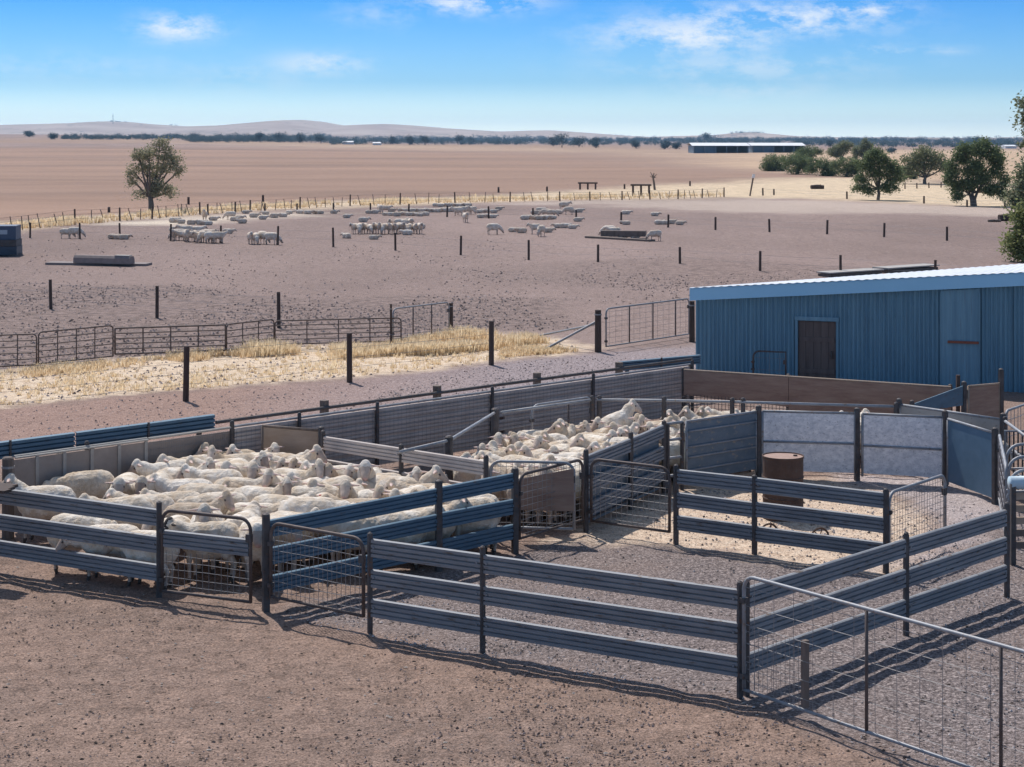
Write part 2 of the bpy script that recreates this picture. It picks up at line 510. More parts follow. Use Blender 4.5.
# ---------- outer long fence (left / back)
L0 = TX(12, 456.5); L1 = TX(690, 364.3)
dL = (L1 - L0).normalized(); nL = Vector((dL.y, -dL.x, 0)); LL = (L1 - L0).length
def onL(px):
    # point on the long fence seen at column px (top line)
    k = (px - CX) / F
    s_ = (k * L0.y - L0.x) / (dL.x - k * dL.y)
    return L0 + dL * s_
a, b = onL(14), onL(147)
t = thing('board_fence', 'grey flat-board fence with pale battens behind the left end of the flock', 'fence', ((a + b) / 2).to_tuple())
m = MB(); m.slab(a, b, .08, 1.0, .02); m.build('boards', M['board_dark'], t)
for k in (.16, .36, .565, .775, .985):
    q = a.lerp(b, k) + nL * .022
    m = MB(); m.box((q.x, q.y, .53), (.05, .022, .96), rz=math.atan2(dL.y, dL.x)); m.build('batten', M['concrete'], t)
m = MB()
q0, q1 = a + nL * .0, b
for i in range(2):
    m.tube([(q0.x + nL.x * .03 * i, q0.y + nL.y * .03 * i, 1.03 + .02 * (1 - i)), (q1.x + nL.x * .03 * i, q1.y + nL.y * .03 * i, 1.03 + .02 * (1 - i))], .016, 6)
m.build('top_pipe', M['board_pale'], t)
q = onL(88); post(t, q - nL * .03, 1.12, .07, mat='post', round_=True)
a, b = onL(148), onL(232)
t = thing('mesh_fence', 'fence section of fine wire mesh over shaded boards behind the flock', 'fence', ((a + b) / 2).to_tuple())
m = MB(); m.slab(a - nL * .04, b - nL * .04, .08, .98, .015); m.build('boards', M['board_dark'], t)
m = MB(); mesh_panel(m, a, b, .05, 1.0, 11, 42, .003); m.build('netting', M['wire'], t)
m = MB(); m.tube([(a.x, a.y, 1.04), (b.x, b.y, 1.04)], .02, 6); m.build('top_pipe', M['board_pale'], t)
post(t, b, 1.14, .07, round_=True)
a, b = onL(233), L1
t = thing('ribbed_fence', 'long ribbed grey sheet fence with wire netting running back to the shed corner', 'fence', ((a + b) / 2).to_tuple())
ks = [(onL(x) - a).length / (b - a).length for x in (297, 375, 490, 591, 690)]
lev = [(.83, 1.02), (.58, .79), (.34, .54), (.10, .30)]
for z0, z1 in lev:
    m = MB()
    for k0, k1 in zip([0] + ks, ks):
        m.extr(a.lerp(b, k0) + dL * .02, a.lerp(b, k1) - dL * .02, rail_profile(z0, z1 - z0, 3, .018))
    m.build('rail', M['board'], t)
m = MB(); m.slab(a - nL * .02, b - nL * .02, .10, 1.0, .008); m.build('backing', M['board'], t)
m = MB(); mesh_panel(m, a + nL * .035, b + nL * .035, .08, 1.0, 8, 120, .003); m.build('netting', M['wire'], t)
m = MB(); m.tube([(a.x, a.y, 1.05), (b.x, b.y, 1.05)], .02, 6); m.build('top_pipe', M['pipe'], t)
for k in ks: post(t, a.lerp(b, k) + nL * .06, 1.14, .06, mat='post', round_=True)
# outer race fence behind it
def onM(px, o):
    k = (px - CX) / F; p0 = L0 + o
    return p0 + dL * ((k * p0.y - p0.x) / (dL.x - k * dL.y))
mo = -nL * .45
a, b = onM(216, mo), L1 + mo + dL * .6
t = thing('race_fence', 'dark outer race fence with timber posts just behind the long ribbed fence', 'fence', ((a + b) / 2).to_tuple())
m = MB(); m.tube([(a.x, a.y, 1.06), (b.x, b.y, 1.06)], .028, 8); m.build('rail', M['post'], t)
m = MB(); m.tube([(a.x, a.y, .5), (b.x, b.y, .5)], .03, 8); m.build('rail', M['post'], t)
for px in (345, 458, 558, 640):
    q = onL(px) + mo - nL * .08
    m = MB(); m.tube([(q.x, q.y, -.1), (q.x, q.y, 1.17)], .075, 9); m.build('post', M['wood'], t)
# blue crash rails along its left end
def blue_rail(label, a, b, z, hb_=.2):
    t = thing('crash_rail', label, 'rail', ((a + b) / 2).to_tuple(), None)
    m = MB(); m.extr(a, b, rail_profile(z - hb_, hb_, 4, .03)); m.build('beam', M['rail_blue_sky'], t)
    c = (a + b) / 2; m = MB(); m.box((c.x + nL.x * .04, c.y + nL.y * .04, z - .1), (.03, .02, .22), rz=math.atan2(dL.y, dL.x)); m.build('joint_strap', M['post'], t)
    for k in (.12, .9):
        q = a.lerp(b, k) - nL * .05
        m = MB(); m.box((q.x, q.y, (z - .02) / 2 - .05), (.06, .06, z + .06), rz=.8); m.build('support', M['post'], t)
o1 = -nL * .40
blue_rail('blue crash rail on the race fence at the far left edge', onM(-60, o1), onM(74, o1), 1.20, .25)
blue_rail('blue crash rail on the race fence, its cut end in front of the pink road', onM(76, o1), onM(214, o1), 1.20, .25)
a, b = TX(619, 361.5, .92), TX(700, 354.5, .92)
blue_rail('blue trough-like rail beside the left corner of the shed', a, b, .92)
# thick post at the left edge
q = TX(8, 457, 1.1); t = thing('timber_post', 'thick grey timber post at the left edge behind the sheep', 'post', (q.x, q.y, 0))
m = MB(); m.tube([(q.x, q.y, -.1), (q.x, q.y, 1.08), (q.x, q.y, 1.1)], [.085, .08, .06], 10); m.build('shaft', M['wood'], t)
m = MB(); m.tube([(q.x, q.y, .95), (q.x, q.y, .98)], .088, 10); m.build('wire_tie', M['wire'], t)
# plank edge of a catwalk at the left
q = TX(-14, 486, 1.12); t = thing('plank_walkway', 'dark plank walkway end poking in at the left edge over the rail', 'walkway', (q.x, q.y, 0))
m = MB()
for i in range(3): m.box((q.x - .1, q.y - .0 + .15 * (i - 1), 1.12), (1.0, .14, .035), rz=R(-22))
m.build('deck', M['wood_dark'], t)
m = MB(); m.box((q.x - .3, q.y, .5), (.07, .07, 1.2)); m.build('support', M['wood_dark'], t)

# ---------- pale ply hurdle and sheet race between the two pens
a, b = TX(261, 425.5), TX(321, 430.5)
sheet_panel('pale brown plywood hurdle at the back of the front flock', a, b, .3, 1.05, 'ply_pale', .018, frame='wood', name='ply_hurdle', endposts=(1.0,))
a2 = TX(323, 435); b2 = TX(486, 460.5)
rail_fence('pale grey railed fence dividing the front flock from the middle flock', a2, b2, [0, .5, 1.0], tops=(1.04, .70, .37), rail='board', group=None)
g7a = b2 + Vector((.06, .02, 0)); g7b = TX(574, 462)
t = gate('inner mesh gate with a brown ply sheet tied to it, behind the paired gates', g7a, g7b, z0=.14, z1=1.04, nh=8, nv=14, mat='pipe')
dg = (g7b - g7a).normalized(); ng = Vector((dg.y, -dg.x, 0)) * .05
m = MB(); A = g7a.lerp(g7b, .27) + ng; B = g7a.lerp(g7b, 1.0) + ng
m.slab(A, B, .40, .80, .015, z1b=.97); m.build('ply_sheet', M['ply'], t)
# pipe fence sweeping round the middle pen
def pipe_fence(label, pts, h=1.05, extra=(), posts=None, pr=.024, ph=1.12, pw=.08, net=False, mat='pipe'):
    c = sum(pts, Vector()) / len(pts)
    t = thing('pipe_fence', label, 'fence', (c.x, c.y, 0))
    for z in (h,) + tuple(extra):
        m = MB(); m.tube([(p.x, p.y, z) for p in pts], pr, 8); m.build('rail', M[mat], t, smooth=True)
    for p in (posts or pts): post(t, p, ph, pw, round_=True, mat='post')
    if net:
        m = MB()
        for p, q in zip(pts, pts[1:]): mesh_panel(m, p, q, .1, h - .05, 6, int((q - p).length / .14), .003)
        m.build('netting', M['wire'], t)
    return t
dp0, dp1, dp2, dp3 = TX(400, 452), TX(449, 440.5), TX(495, 412.5), TX(592, 399.8)
pipe_fence('bent grey pipe fence around the left end of the middle flock', [dp0, dp1, dp2], extra=(.55,), posts=[dp1, dp2], pw=.12)
pipe_fence('grey pipe rail behind the middle flock, left of the climbing sheep', [dp2 + Vector((.1, 0, 0)), dp3], extra=(.6, .25), posts=[dp3], net=True)
pb1, pb2, pb3 = TX(664, 400.5), TX(737, 402), TX(896, 406.5)
pipe_fence('long pale pipe rail running behind the middle flock towards the right', [dp3 + Vector((.08, 0, 0)), pb1, pb2, pb3], extra=(.62, .3), posts=[dp3 + Vector((.12, .02, 0)), pb1, pb2 - Vector((.08, 0, 0)), pb2 + Vector((.1, 0, 0)), pb3])
a, b = TX(532, 405.5, 1.06), TX(592, 397, 1.06)
gate('pale rounded pipe gate half hidden behind the middle flock', a, b, z0=.2, z1=1.06, nh=0, nv=0, mat='pipe', mid=(.6,))
# blue-grey sheet gate panel & pipe gap by the round yard
n682 = TX(682, 422)
pipe_fence('short open pipe panel with a sheep looking through, left of the blue sheet', [n664 + Vector((.05, .02, 0)), n682], extra=(.80, .52, .25), posts=[n664 + Vector((.06, .03, 0)), n682], pw=.06, ph=1.06)
sheet_panel('dark blue-grey barred sheet panel on the left of the round yard', n682 + Vector((.05, .02, 0)), n757, .14, 1.05, 'galv_dirty_shade', bars=(.9, .66, .50, .30), name='sheet_panel')
sheet_panel('mottled galvanised sheet panel behind the rusty drum', n757.lerp(n857, .03), n857, .12, 1.06, 'galv', bars=(.58,), endposts=(-.02, 1.0), posth=1.12)
sheet_panel('galvanised sheet panel with clipped top corners, right of the one behind the drum', n857.lerp(n945, .04), n945, .12, 1.06, 'galv', bars=(.56,), endposts=(1.0,), posth=1.14)
sheet_panel('plain dark blue sheet panel at the right of the round yard', n945.lerp(n996, .04), n996, .08, 1.05, 'galv_blue', endposts=(1.0,), posth=1.10)
n1006 = TX(1006, 466)
t = gate('narrow barred panel seen edge-on at the right end of the dark blue sheet', n996 + Vector((.04, -.08, 0)), n1006, z0=.1, z1=1.05, nh=5, nv=8, mat='pipe', wr=.008)
# pale sheet behind right, and its fittings
a, b = TX(899, 404.5), TX(1003, 419.5)
sheet_panel('long pale beige sheet panel behind the right side of the round yard', a, b, .1, 1.05, 'board_pale', endposts=(0, 1.0), posth=1.12)
# timber hoarding in front of the shed
a, b = TX(684, 370.8), TX(951, 388.2)
t = thing('timber_hoarding', 'long brown plywood hoarding in front of the shed wall', 'hoarding', ((a + b) / 2).to_tuple())
c = a.lerp(b, .41)
m = MB(); m.slab(a, c - Vector((.01, 0, 0)), .60, 1.05, .02, z0b=.52); m.build('ply_sheet', M['ply'], t)
m = MB(); m.slab(c, b, .18, 1.05, .02); m.build('ply_sheet', M['ply'], t)
m = MB(); m.tube([(a.x, a.y, 1.07), (b.x, b.y, 1.07)], .018, 6); m.build('top_rail', M['ply_pale'], t)
m = MB(); mesh_panel(m, a - Vector((.05, 0, 0)), c, .05, .62, 6, 30, .006); m.build('netting', M['post'], t)
for k in (0, .41, 1): post(t, a.lerp(b, k) + Vector((0, .06, 0)), 1.08, .06)
a, b = TX(912, 402, 1.0), TX(964, 386.5, 1.12)
t = thing('crash_rail', 'dark blue diagonal rail panel by the shed, right of the hoarding', 'rail', ((a + b) / 2).to_tuple())
m = MB(); m.slab(a, b, .82, .96, .02, z0b=.80, z1b=1.14); m.build('beam', M['rail_blue_sky'], t)
post(t, b, 1.18, .07); post(t, a, 1.0, .06)
a, b = TX(967, 386.5, 1.12), TX(1001, 383.5, 1.12)
sheet_panel('short reddish brown ply panel against the right part of the shed wall', a, b, .35, 1.12, 'ply', .018, frame='ply_pale', endposts=(1.0,), posth=1.35, name='plywood_hurdle')
q = TX(958, 375, 1.3); t = thing('iron_stake', 'thin rusty stake standing by the shed behind the blue diagonal rail', 'post', (q.x, q.y, 0))
m = MB(); m.box((q.x, q.y, .62), (.06, .06, 1.36)); m.build('shaft', M['rust'], t)
m = MB(); m.box((q.x, q.y, 1.05), (.09, .03, .04)); m.build('lug', M['rust'], t)
# right edge handling race
ra = TX(1005, 421); 
pipe_fence('pale pipe rail slanting down at the right edge beyond the round yard', [ra, TX(1032, 441)], extra=(.7, .4), pw=.07)
t = thing('hoop_gate', 'rounded pipe hoop gate at the right edge near the shed', 'gate', ra.to_tuple())
m = MB(); m.tube(arch(TX(1006, 411, 1.12), TX(1026, 404, 1.12), .3, 1.12, .1, both=False), .022, 8); m.build('frame', M['pipe'], t, smooth=True)
m = MB(); mesh_panel(m, TX(1006, 411, 1.12), TX(1026, 404, 1.12), .3, 1.1, 3, 6, .006); m.build('bars', M['pipe'], t)
c0 = TX(1005, 431); c1 = TX(1040, 431)
t = thing('barred_gate', 'grey gate of thin vertical bars at the right edge', 'gate', c0.to_tuple())
m = MB(); m.tube([(c0.x, c0.y, .1), (c0.x, c0.y, 1.05), (c1.x, c1.y, 1.05), (c1.x, c1.y, .1)], .022, 8); m.build('frame', M['pipe'], t)
m = MB()
for i in range(1, 8):
    q = c0.lerp(c1, i / 8); m.tube([(q.x, q.y, .1), (q.x, q.y, 1.05)], .013, 6)
m.build('bars', M['post'], t)
hb = G(1016, 566)
t = thing('sheep_handler', 'steel sheep handling crate with pipe hoops and pale blue roller at the right edge', 'handler', hb.to_tuple())
m = MB(); m.tube([(hb.x - .05, hb.y + .1, 1.03), (hb.x + 1.3, hb.y + .25, 1.03)], .085, 14); m.build('roller', M['roller'], t, smooth=True)
for i, dz in enumerate((.0, .12, .3)):
    m = MB(); y0 = hb.y + .45 + .8 * i
    xh = (1009.5 - 1.5 * i - CX) / F * y0
    m.tube(arch((xh, y0, 0), (xh + .75, y0 + .1, 0), .1, 1.12 + .03 * i, .2), .022, 8)
    m.tube([(xh, y0, .85), (xh + .7, y0 + .1, .85)], .016, 6)
    m.build('hoop', M['pipe'], t, smooth=True)
for i in range(5):
    m = MB(); m.box((hb.x + .6, hb.y + .12, .25 + .155 * i), (1.25, .04, .085), rz=.1); m.build('slat', M['ply_pale' if i > 1 else 'wood'], t)
for dx in (-.02, 1.15):
    m = MB(); m.box((hb.x + dx, hb.y + .06, .5), (.06, .06, 1.05)); m.build('leg', M['post'], t)
m = MB()
for i in range(9):
    q = Vector((hb.x - .13 + .02 * (i % 2), hb.y - .06, .98 - .05 * i)); m.tube([q, q + Vector((.025 * (-1) ** i, 0, -.045))], .012, 5)
m.build('chain', M['pipe'], t)

# ------------------------------------------------------------------ shed
sh0 = G(696, 377); wd = Vector((math.cos(R(-20)), math.sin(R(-20)), 0)); wn = Vector((wd.y, -wd.x, 0)); SHL = 15.0
if wn.y > 0: wn = -wn
def shtop(t): return 1.74 + .074 * t
def sht(px):
    k = (px - CX) / F
    return (k * sh0.y - sh0.x) / (wd.x - k * wd.y)
def shz(px, py):
    p = sh0 + wd * sht(px); return H - (py - HY) * p.y / F
shed = thing('corrugated_shed', 'blue corrugated iron woolshed with white roof at the right', 'shed', sh0.to_tuple())
def corr(m, t0, t1, zf0, zf1, off=0.0, pitch=.095, amp=.022):
    n = max(2, int((t1 - t0) / pitch * 6)); rows = [[], []]
    for i in range(n + 1):
        t = t0 + (t1 - t0) * i / n
        p = sh0 + wd * t + wn * (off + amp * math.sin(2 * math.pi * t / pitch))
        rows[0].append(p + Vector((0, 0, zf0(t)))); rows[1].append(p + Vector((0, 0, zf1(t))))
    m.grid(rows)
dt0, dt1 = sht(798), sht(836); dz1 = shz(816, 321); dz0 = -.05
m = MB(); tt = 0.0; cuts = []
while tt < SHL:
    nx = min(SHL, tt + .76)
    if tt < dt0 < nx: nx = dt0
    if abs(tt - dt0) < 1e-6:
        corr(m, dt0, dt1, lambda t: dz1, shtop, 0.0); tt = dt1; continue
    corr(m, tt, nx, lambda t: -.1, shtop, rnd.choice((0, .004, .002)))
    tt = nx
m.build('wall', M['shed_wall'], shed)
m = MB(); e0 = sh0 + wd * 0; bk = -wn * 7.0
m.slab(sh0 + wd * .0 - wn * .03, sh0 + bk, -.1, 1.72, .03, z1b=1.45); m.build('side_wall', M['shed_wall'], shed)
m = MB(); m.slab(sh0 + bk, sh0 + bk + wd * SHL, -.1, 1.4, .03, z1b=2.0); m.build('back_wall', M['shed_wall'], shed)
m = MB(); p0 = sh0 - wd * .12 + wn * .10; p1 = sh0 + wd * SHL + wn * .10
m.slab(p0, p1, shtop(-.12) - .0, shtop(-.12) + .28, .03, z0b=shtop(SHL), z1b=shtop(SHL) + .28); m.build('fascia', M['shed_trim'], shed)
for k in range(14):
    pass
rows = [[], []]; n = int(SHL / .19 * 4)
for i in range(n + 1):
    t = -.13 + (SHL + .13) * i / n
    p = sh0 + wd * t + wn * .13; zf = shtop(t) + .29
    q = p - wn * 7.3
    px_ = CX + F * q.x / q.y
    zb = H - ((287.6 - .0735 * (px_ - 696)) - HY) * q.y / F
    am = .008 * math.sin(2 * math.pi * t / .19)
    rows[0].append(p + Vector((0, 0, zf + am))); rows[1].append(q + Vector((0, 0, zb + am)))
m = MB(); m.grid(rows); m.grid([[v - Vector((0, 0, .03)) for v in r] for r in rows]); m.build('roof', M['roof'], shed)
# door
dm = sh0 + wd * ((dt0 + dt1) / 2) - wn * .05
dr = MB(); nb = 5; bw = (dt1 - dt0) / nb
for i in range(nb):
    c = sh0 + wd * (dt0 + bw * (i + .5)) - wn * .05
    dr.box((c.x, c.y, (dz0 + dz1) / 2), (bw * .965, .03, dz1 - dz0 - .02 - .01 * (i % 2)), rz=R(-20))
door = dr.build('door', M['door'], shed)
m = MB()
for z in (.25, .95):
    c = dm + wn * .025; m.box((c.x, c.y, z), ((dt1 - dt0) * .92, .025, .10), rz=R(-20))
m.build('ledge', M['door'], door)
m = MB(); c = sh0 + wd * (dt1 - .1) + wn * .0; m.box((c.x, c.y, .62), (.03, .05, .16), rz=R(-20)); m.build('latch', M['post'], door)
m = MB()
for t_ in (dt0 - .035, dt1 + .035):
    c = sh0 + wd * t_ + wn * .016; m.box((c.x, c.y, dz1 / 2), (.05, .02, dz1 + .05), rz=R(-20))
c = sh0 + wd * ((dt0 + dt1) / 2) + wn * .024; m.box((c.x, c.y, dz1 + .05), (dt1 - dt0 + .14, .03, .09), rz=R(-20))
m.build('door_frame', M['shed_wall'], shed)
# sliding hatch with rusty sill
h0, h1 = sht(941), sht(980)
m = MB(); corr(m, h0, h1, lambda t: .0, lambda t: shtop(t) - .03, .035, pitch=.12, amp=.007)
hat = m.build('sliding_door', M['shed_wall'], shed)
m = MB()
for t_ in (h0, h1):
    c = sh0 + wd * t_ + wn * .04; m.box((c.x, c.y, 1.05), (.02, .02, 2.05), rz=R(-20))
m.build('edge_strip', M['shed_wall'], hat)
m = MB(); c = sh0 + wd * ((sht(948) + sht(979)) / 2) + wn * .06; m.box((c.x, c.y, shz(963, 342)), (sht(979) - sht(948), .05, .05), rz=R(-20)); m.build('handle_bar', M['rust_red'], hat)
for t_ in (6.9, 7.9):
    m = MB(); c = sh0 + wd * t_ + wn * .02; m.box((c.x, c.y, shtop(t_) / 2), (.018, .02, shtop(t_)), rz=R(-20)); m.build('cover_strip', M['shed_wall'], shed)
m = MB()
for i in range(14):
    t_ = .4 + i * 1.02; c = sh0 + wd * t_ + wn * .115; m.box((c.x, c.y, shtop(t_) + .02), (.05, .02, .04), rz=R(-20))
m.build('bracket', M['shed_trim'], shed)
# low dark pipe frame by the door
ga, gb = sh0 + wd * sht(761) + wn * .8, sh0 + wd * sht(793) + wn * .8
gate('low dark pipe gate leaning by the shed door', ga, gb, z0=.2, z1=.74, nh=2, nv=3, mat='post', both=False)

# two lidded troughs beyond the shed
for px0, px1, py, lab in ((824, 876, 276.5, 'pale lidded trough beyond the shed roof, the left of two'), (881, 931, 272.5, 'pale lidded trough beyond the shed roof, the right of two')):
    a, b = G(px0, py), G(px1, py - 3.5); c = (a + b) / 2
    t = thing('lidded_trough', lab, 'trough', c.to_tuple(), 'lidded troughs beyond the shed')
    d = (b - a).normalized(); s_ = Vector((-d.y, d.x, 0))
    m = MB(); m.slab(a, b, -.1, .10, .7); m.build('trough_body', M['wood'], t)
    m = MB(); m.slab(a - d * .05 + Vector((0, 0, a.z)), b + d * .05 + Vector((0, 0, a.z)), .105, .15, .8); m.build('lid', M['board_pale'], t)

# ------------------------------------------------------------------ drums, trolley
q = G(783, 517.5)
t = thing('oil_drum', 'rusty brown oil drum standing on pale dirt in the round yard', 'drum', q.to_tuple())
prof = []
for z, r in [(0, .285), (0, .295), (.02, .295), (.03, .287), (.28, .287), (.295, .297), (.31, .287), (.57, .287), (.585, .297), (.60, .287), (.85, .287), (.86, .297), (.885, .297), (.885, .285), (.868, .28)]:
    prof.append([(q.x + r * math.cos(2 * math.pi * k / 36), q.y + r * math.sin(2 * math.pi * k / 36), z) for k in range(36)])
m = MB(); m.grid(prof, True); m.build('barrel', M['rust'], t, smooth=False)
m = MB(); m.poly([(q.x + .282 * math.cos(2 * math.pi * k / 36), q.y + .282 * math.sin(2 * math.pi * k / 36), .87) for k in range(36)]); m.build('lid', M['rust_lid'], t)
m = MB(); m.tube([(q.x + .18, q.y + .03, .86), (q.x + .18, q.y + .03, .888)], .03, 10); m.build('bung', M['rust'], t)
# cut drum behind the middle flock
q = TX(492, 413, .62); t = thing('cut_drum', 'low rusty half drum standing between the pipe fence and ribbed fence', 'drum', q.to_tuple())
m = MB(); prof = [[(q.x + r * math.cos(2 * math.pi * k / 28), q.y + r * math.sin(2 * math.pi * k / 28), z) for k in range(28)] for z, r in [(0, .26), (.3, .26), (.31, .27), (.32, .26), (.60, .26), (.62, .275), (.62, .25), (.56, .25)]]
m.grid(prof, True); m.build('barrel', M['rust'], t)
m = MB(); m.poly([(q.x + .251 * math.cos(2 * math.pi * k / 28), q.y + .251 * math.sin(2 * math.pi * k / 28), .565) for k in range(28)]); m.build('lid', M['rust_lid'], t)
# trolley with spoked wheels
wa, wb = G(769, 541), G(820, 545.5)
t = thing('wheel_trolley', 'rusty trolley with two spoked wheels lying on the straw behind the middle rail', 'trolley', ((wa + wb) / 2).to_tuple())
for w in (wa, wb):
    m = MB(); r = .115; c = w + Vector((0, 0, r))
    ring = [c + Vector((r * math.cos(2 * math.pi * k / 20), .02 * math.sin(4 * math.pi * k / 20), r * math.sin(2 * math.pi * k / 20))) for k in range(21)]
    m.tube(ring, .014, 6, caps=False)
    wh = m.build('wheel', M['rust'], t)
    m = MB()
    for k in range(6):
        a_ = math.pi / 3 * k + .3; m.tube([c, c + Vector((r * math.cos(a_), 0, r * math.sin(a_)))], .008, 5)
    m.build('spokes', M['rust'], wh)
    m = MB(); m.tube([c + Vector((0, -.04, 0)), c + Vector((0, .04, 0))], .025, 8); m.build('hub', M['rust'], wh)
m = MB(); m.tube([wa + Vector((0, 0, .115)), wb + Vector((0, 0, .115))], .014, 6); m.tube([wa + Vector((.1, 0, .115)), wa + Vector((.28, -.25, .07))], .012, 6); m.build('axle', M['rust'], t)

# ------------------------------------------------------------------ paddock gates and fences
def rail_panel(label, a, b, nr, z1, nv, pr=.02, mat='pipe_brown', group='panels beside the dry grass', rounded=True, z0=.12):
    t = thing('cattle_panel', label, 'panel', ((a + b) / 2).to_tuple(), group)
    za, zb = a.z, b.z
    m = MB(); m.tube(arch(a + Vector((0, 0, 0)), b, z0, z1, .1 if rounded else .03), pr, 7); m.tube([(a.x, a.y, z0), (b.x, b.y, z0)], pr, 7); m.build('frame', M[mat], t, smooth=True)
    for i in range(1, nr):
        z = z0 + (z1 - z0) * i / nr; m = MB(); m.tube([(a.x, a.y, z), (b.x, b.y, z)], pr * .75, 6); m.build('rail', M[mat], t)
    for i in range(nv):
        q = a.lerp(b, (i + 1) / (nv + 1)); m = MB(); m.tube([(q.x, q.y, z0), (q.x, q.y, z1)], pr * .8, 6); m.build('upright', M[mat], t)
    return t
rail_panel('round-cornered gate panel at the far left edge above the dry grass', G(-60, 374), G(36.5, 370), 5, 0.84, 4, .018)
rail_panel('second round-cornered gate panel from the left edge above the dry grass', G(38.5, 369), G(113, 361), 5, .86, 3, .018)
rail_panel('straight six-rail panel in the middle of the row above the dry grass', G(115, 359), G(225.5, 355), 5, .75, 3, .022, rounded=False)
rail_panel('short slanting panel right of the six-rail panel', G(226.5, 355), G(274, 349), 4, .76, 2, .018)
rail_panel('long low panel with rounded end in front of the golden grass', G(275, 349), G(401, 345.5), 5, .72, 3, .018)
ga, gb = G(393, 344), G(449, 336)
gate('pale wire gate hung between two timber posts left of the tall golden grass', ga, gb, z0=.12, z1=.92, nh=6, nv=10, mat='pipe', mid=(.35, .68))
def tpost(label, px, top, bot, w=.10, cat='post', name='timber_post', group='single timber posts by the road', lean=0.0):
    q = G(px, bot); h = (bot - top) * q.y / F
    t = thing(name, label, cat, q.to_tuple(), group)
    m = MB(); m.tube([(q.x, q.y, q.z - .2), (q.x + lean * .5, q.y, q.z + h * .5), (q.x + lean, q.y, q.z + h)], [w / 2 * 1.05, w / 2, w / 2 * .93], 9); m.build('shaft', M['wood_dark'], t)
    m = MB(); m.tube([(q.x + lean * .9, q.y, q.z + h * .88), (q.x + lean * .92, q.y, q.z + h * .91)], w / 2 * 1.12, 8); m.build('wire_tie', M['wire'], t)
    return t
tpost('tall thin post at the rounded end of the low panel', 391, 304, 349, .06)
tpost('dark timber post at the right end of the pale wire gate', 451, 303, 334, .12)
tpost('thick dark timber post at the end of the brace stays, left of the wide gate', 598, 310, 352, .17)
tpost('dark timber post close to the left corner of the shed', 692, 301, 342, .15)
ga, gb = G(606, 350), G(689, 337)
gate('wide pale farm gate between the thick post and the shed corner', ga, gb, z0=.08, z1=1.05, nh=7, nv=14, mat='pipe', mid=(.27, .55, .83))
q = G(598, 351); t = thing('brace_stay', 'slanting pipe brace stays leaning on the thick post beside the wide gate', 'brace', q.to_tuple())
e = G(544, 351)
m = MB(); m.tube([e + Vector((0, 0, .03)), (q.x - .05, q.y, .74)], .032, 8); m.build('stay', M['pipe'], t)
e2 = G(530, 339)
m = MB(); m.tube([e2 + Vector((0, 0, .04)), (q.x - .02, q.y + .05, .68)], .026, 8); m.build('stay', M['pipe'], t)

def wire_fence(label, pts, zs, group=None, w=.09, mat='wood_dark', wr=.006, wmat='wire', droppers=None, name='wire_fence', ext=None):
    """pts: (column, top, bottom) of every post"""
    g = [(G(px, bot), (bot - top)) for px, top, bot in pts]
    c = g[len(g) // 2][0]
    t = thing(name, label, 'fence', c.to_tuple(), group)
    tops = []
    for q, hp in g:
        h = hp * q.y / F * 1.0
        le = rnd.uniform(-.04, .04) * h
        m = MB(); m.tube([(q.x, q.y, q.z - .2), (q.x + le, q.y, q.z + h)], [w / 2, w / 2 * .92], 8); m.build('post', M[mat], t)
        tops.append((q, h, le))
    m = MB()
    for (q, h, l), (q2, h2, l2) in zip(tops, tops[1:]):
        for f in zs:
            m.tube([(q.x + l * f, q.y, q.z + h * f), ((q.x + q2.x) / 2, (q.y + q2.y) / 2, (q.z + h * f + q2.z + h2 * f) / 2 - .02), (q2.x + l2 * f, q2.y, q2.z + h2 * f)], wr, 3, caps=False)
    m.build('wires', M[wmat], t)
    if droppers:
        for (q, h, l), (q2, h2, l2) in zip(tops, tops[1:]):
            n = max(1, int(round((q2 - q).length / droppers)))
            for i in range(1, n):
                p = q.lerp(q2, i / n + rnd.uniform(-.06, .06)); p.z = gz(p.x, p.y); le = rnd.uniform(-.28, .12)
                m = MB(); m.tube([(p.x, p.y, p.z - .1), (p.x + le, p.y, p.z + h * rnd.uniform(.8, 1))], w * .24, 5); m.build('dropper', M['wood'], t)
    return t
wire_fence('post and wire fence along the near edge of the pink road', [(-150, 375, 438), (185.6, 346, 401), (349.6, 333, 382), (491.3, 321, 365)], (.3, .5, .7, .9), w=.13, wr=.004)
wire_fence('sparse dark post fence across the bare dirt above the panels at left', [(-60, 275, 303), (51, 279.5, 309), (157, 286, 318), (279, 292, 328)], (.35, .6, .85), w=.11, wr=.004)
wire_fence('middle paddock post fence running down from the left to the shed roof', [(-20, 222, 236), (30, 222.5, 238), (80, 222.8, 239), (120, 223, 236.6), (170.5, 224, 241), (221, 225.5, 243), (277.8, 226, 245), (333.4, 227.6, 247), (395.5, 232.8, 250.5), (460.7, 235.6, 255), (528.7, 240, 260), (598, 244.5, 262), (680, 247, 263.5), (760, 251, 271.5), (840.5, 255, 274), (935, 260, 280), (1040, 266, 288)], (.4, .8), w=.11, wr=.004)
wire_fence('upper paddock post fence running behind the resting flock towards the big trees', [(208, 204, 215), (235, 201.7, 213), (265, 203.5, 213), (297, 203.5, 213), (333.4, 203, 213.5), (370.5, 203, 213), (408.7, 204, 214.5), (447, 205.6, 217), (488.8, 206.3, 218.5), (533, 208, 219.3), (576, 210, 221), (621, 212, 224), (668, 214.5, 227.5), (715.5, 217, 230), (769.6, 219, 232), (827, 220, 234.2), (884, 223, 237), (947, 226.6, 240.7), (1009, 231, 244.5), (1060, 235, 249)], (.4, .8), w=.13, wr=.005)
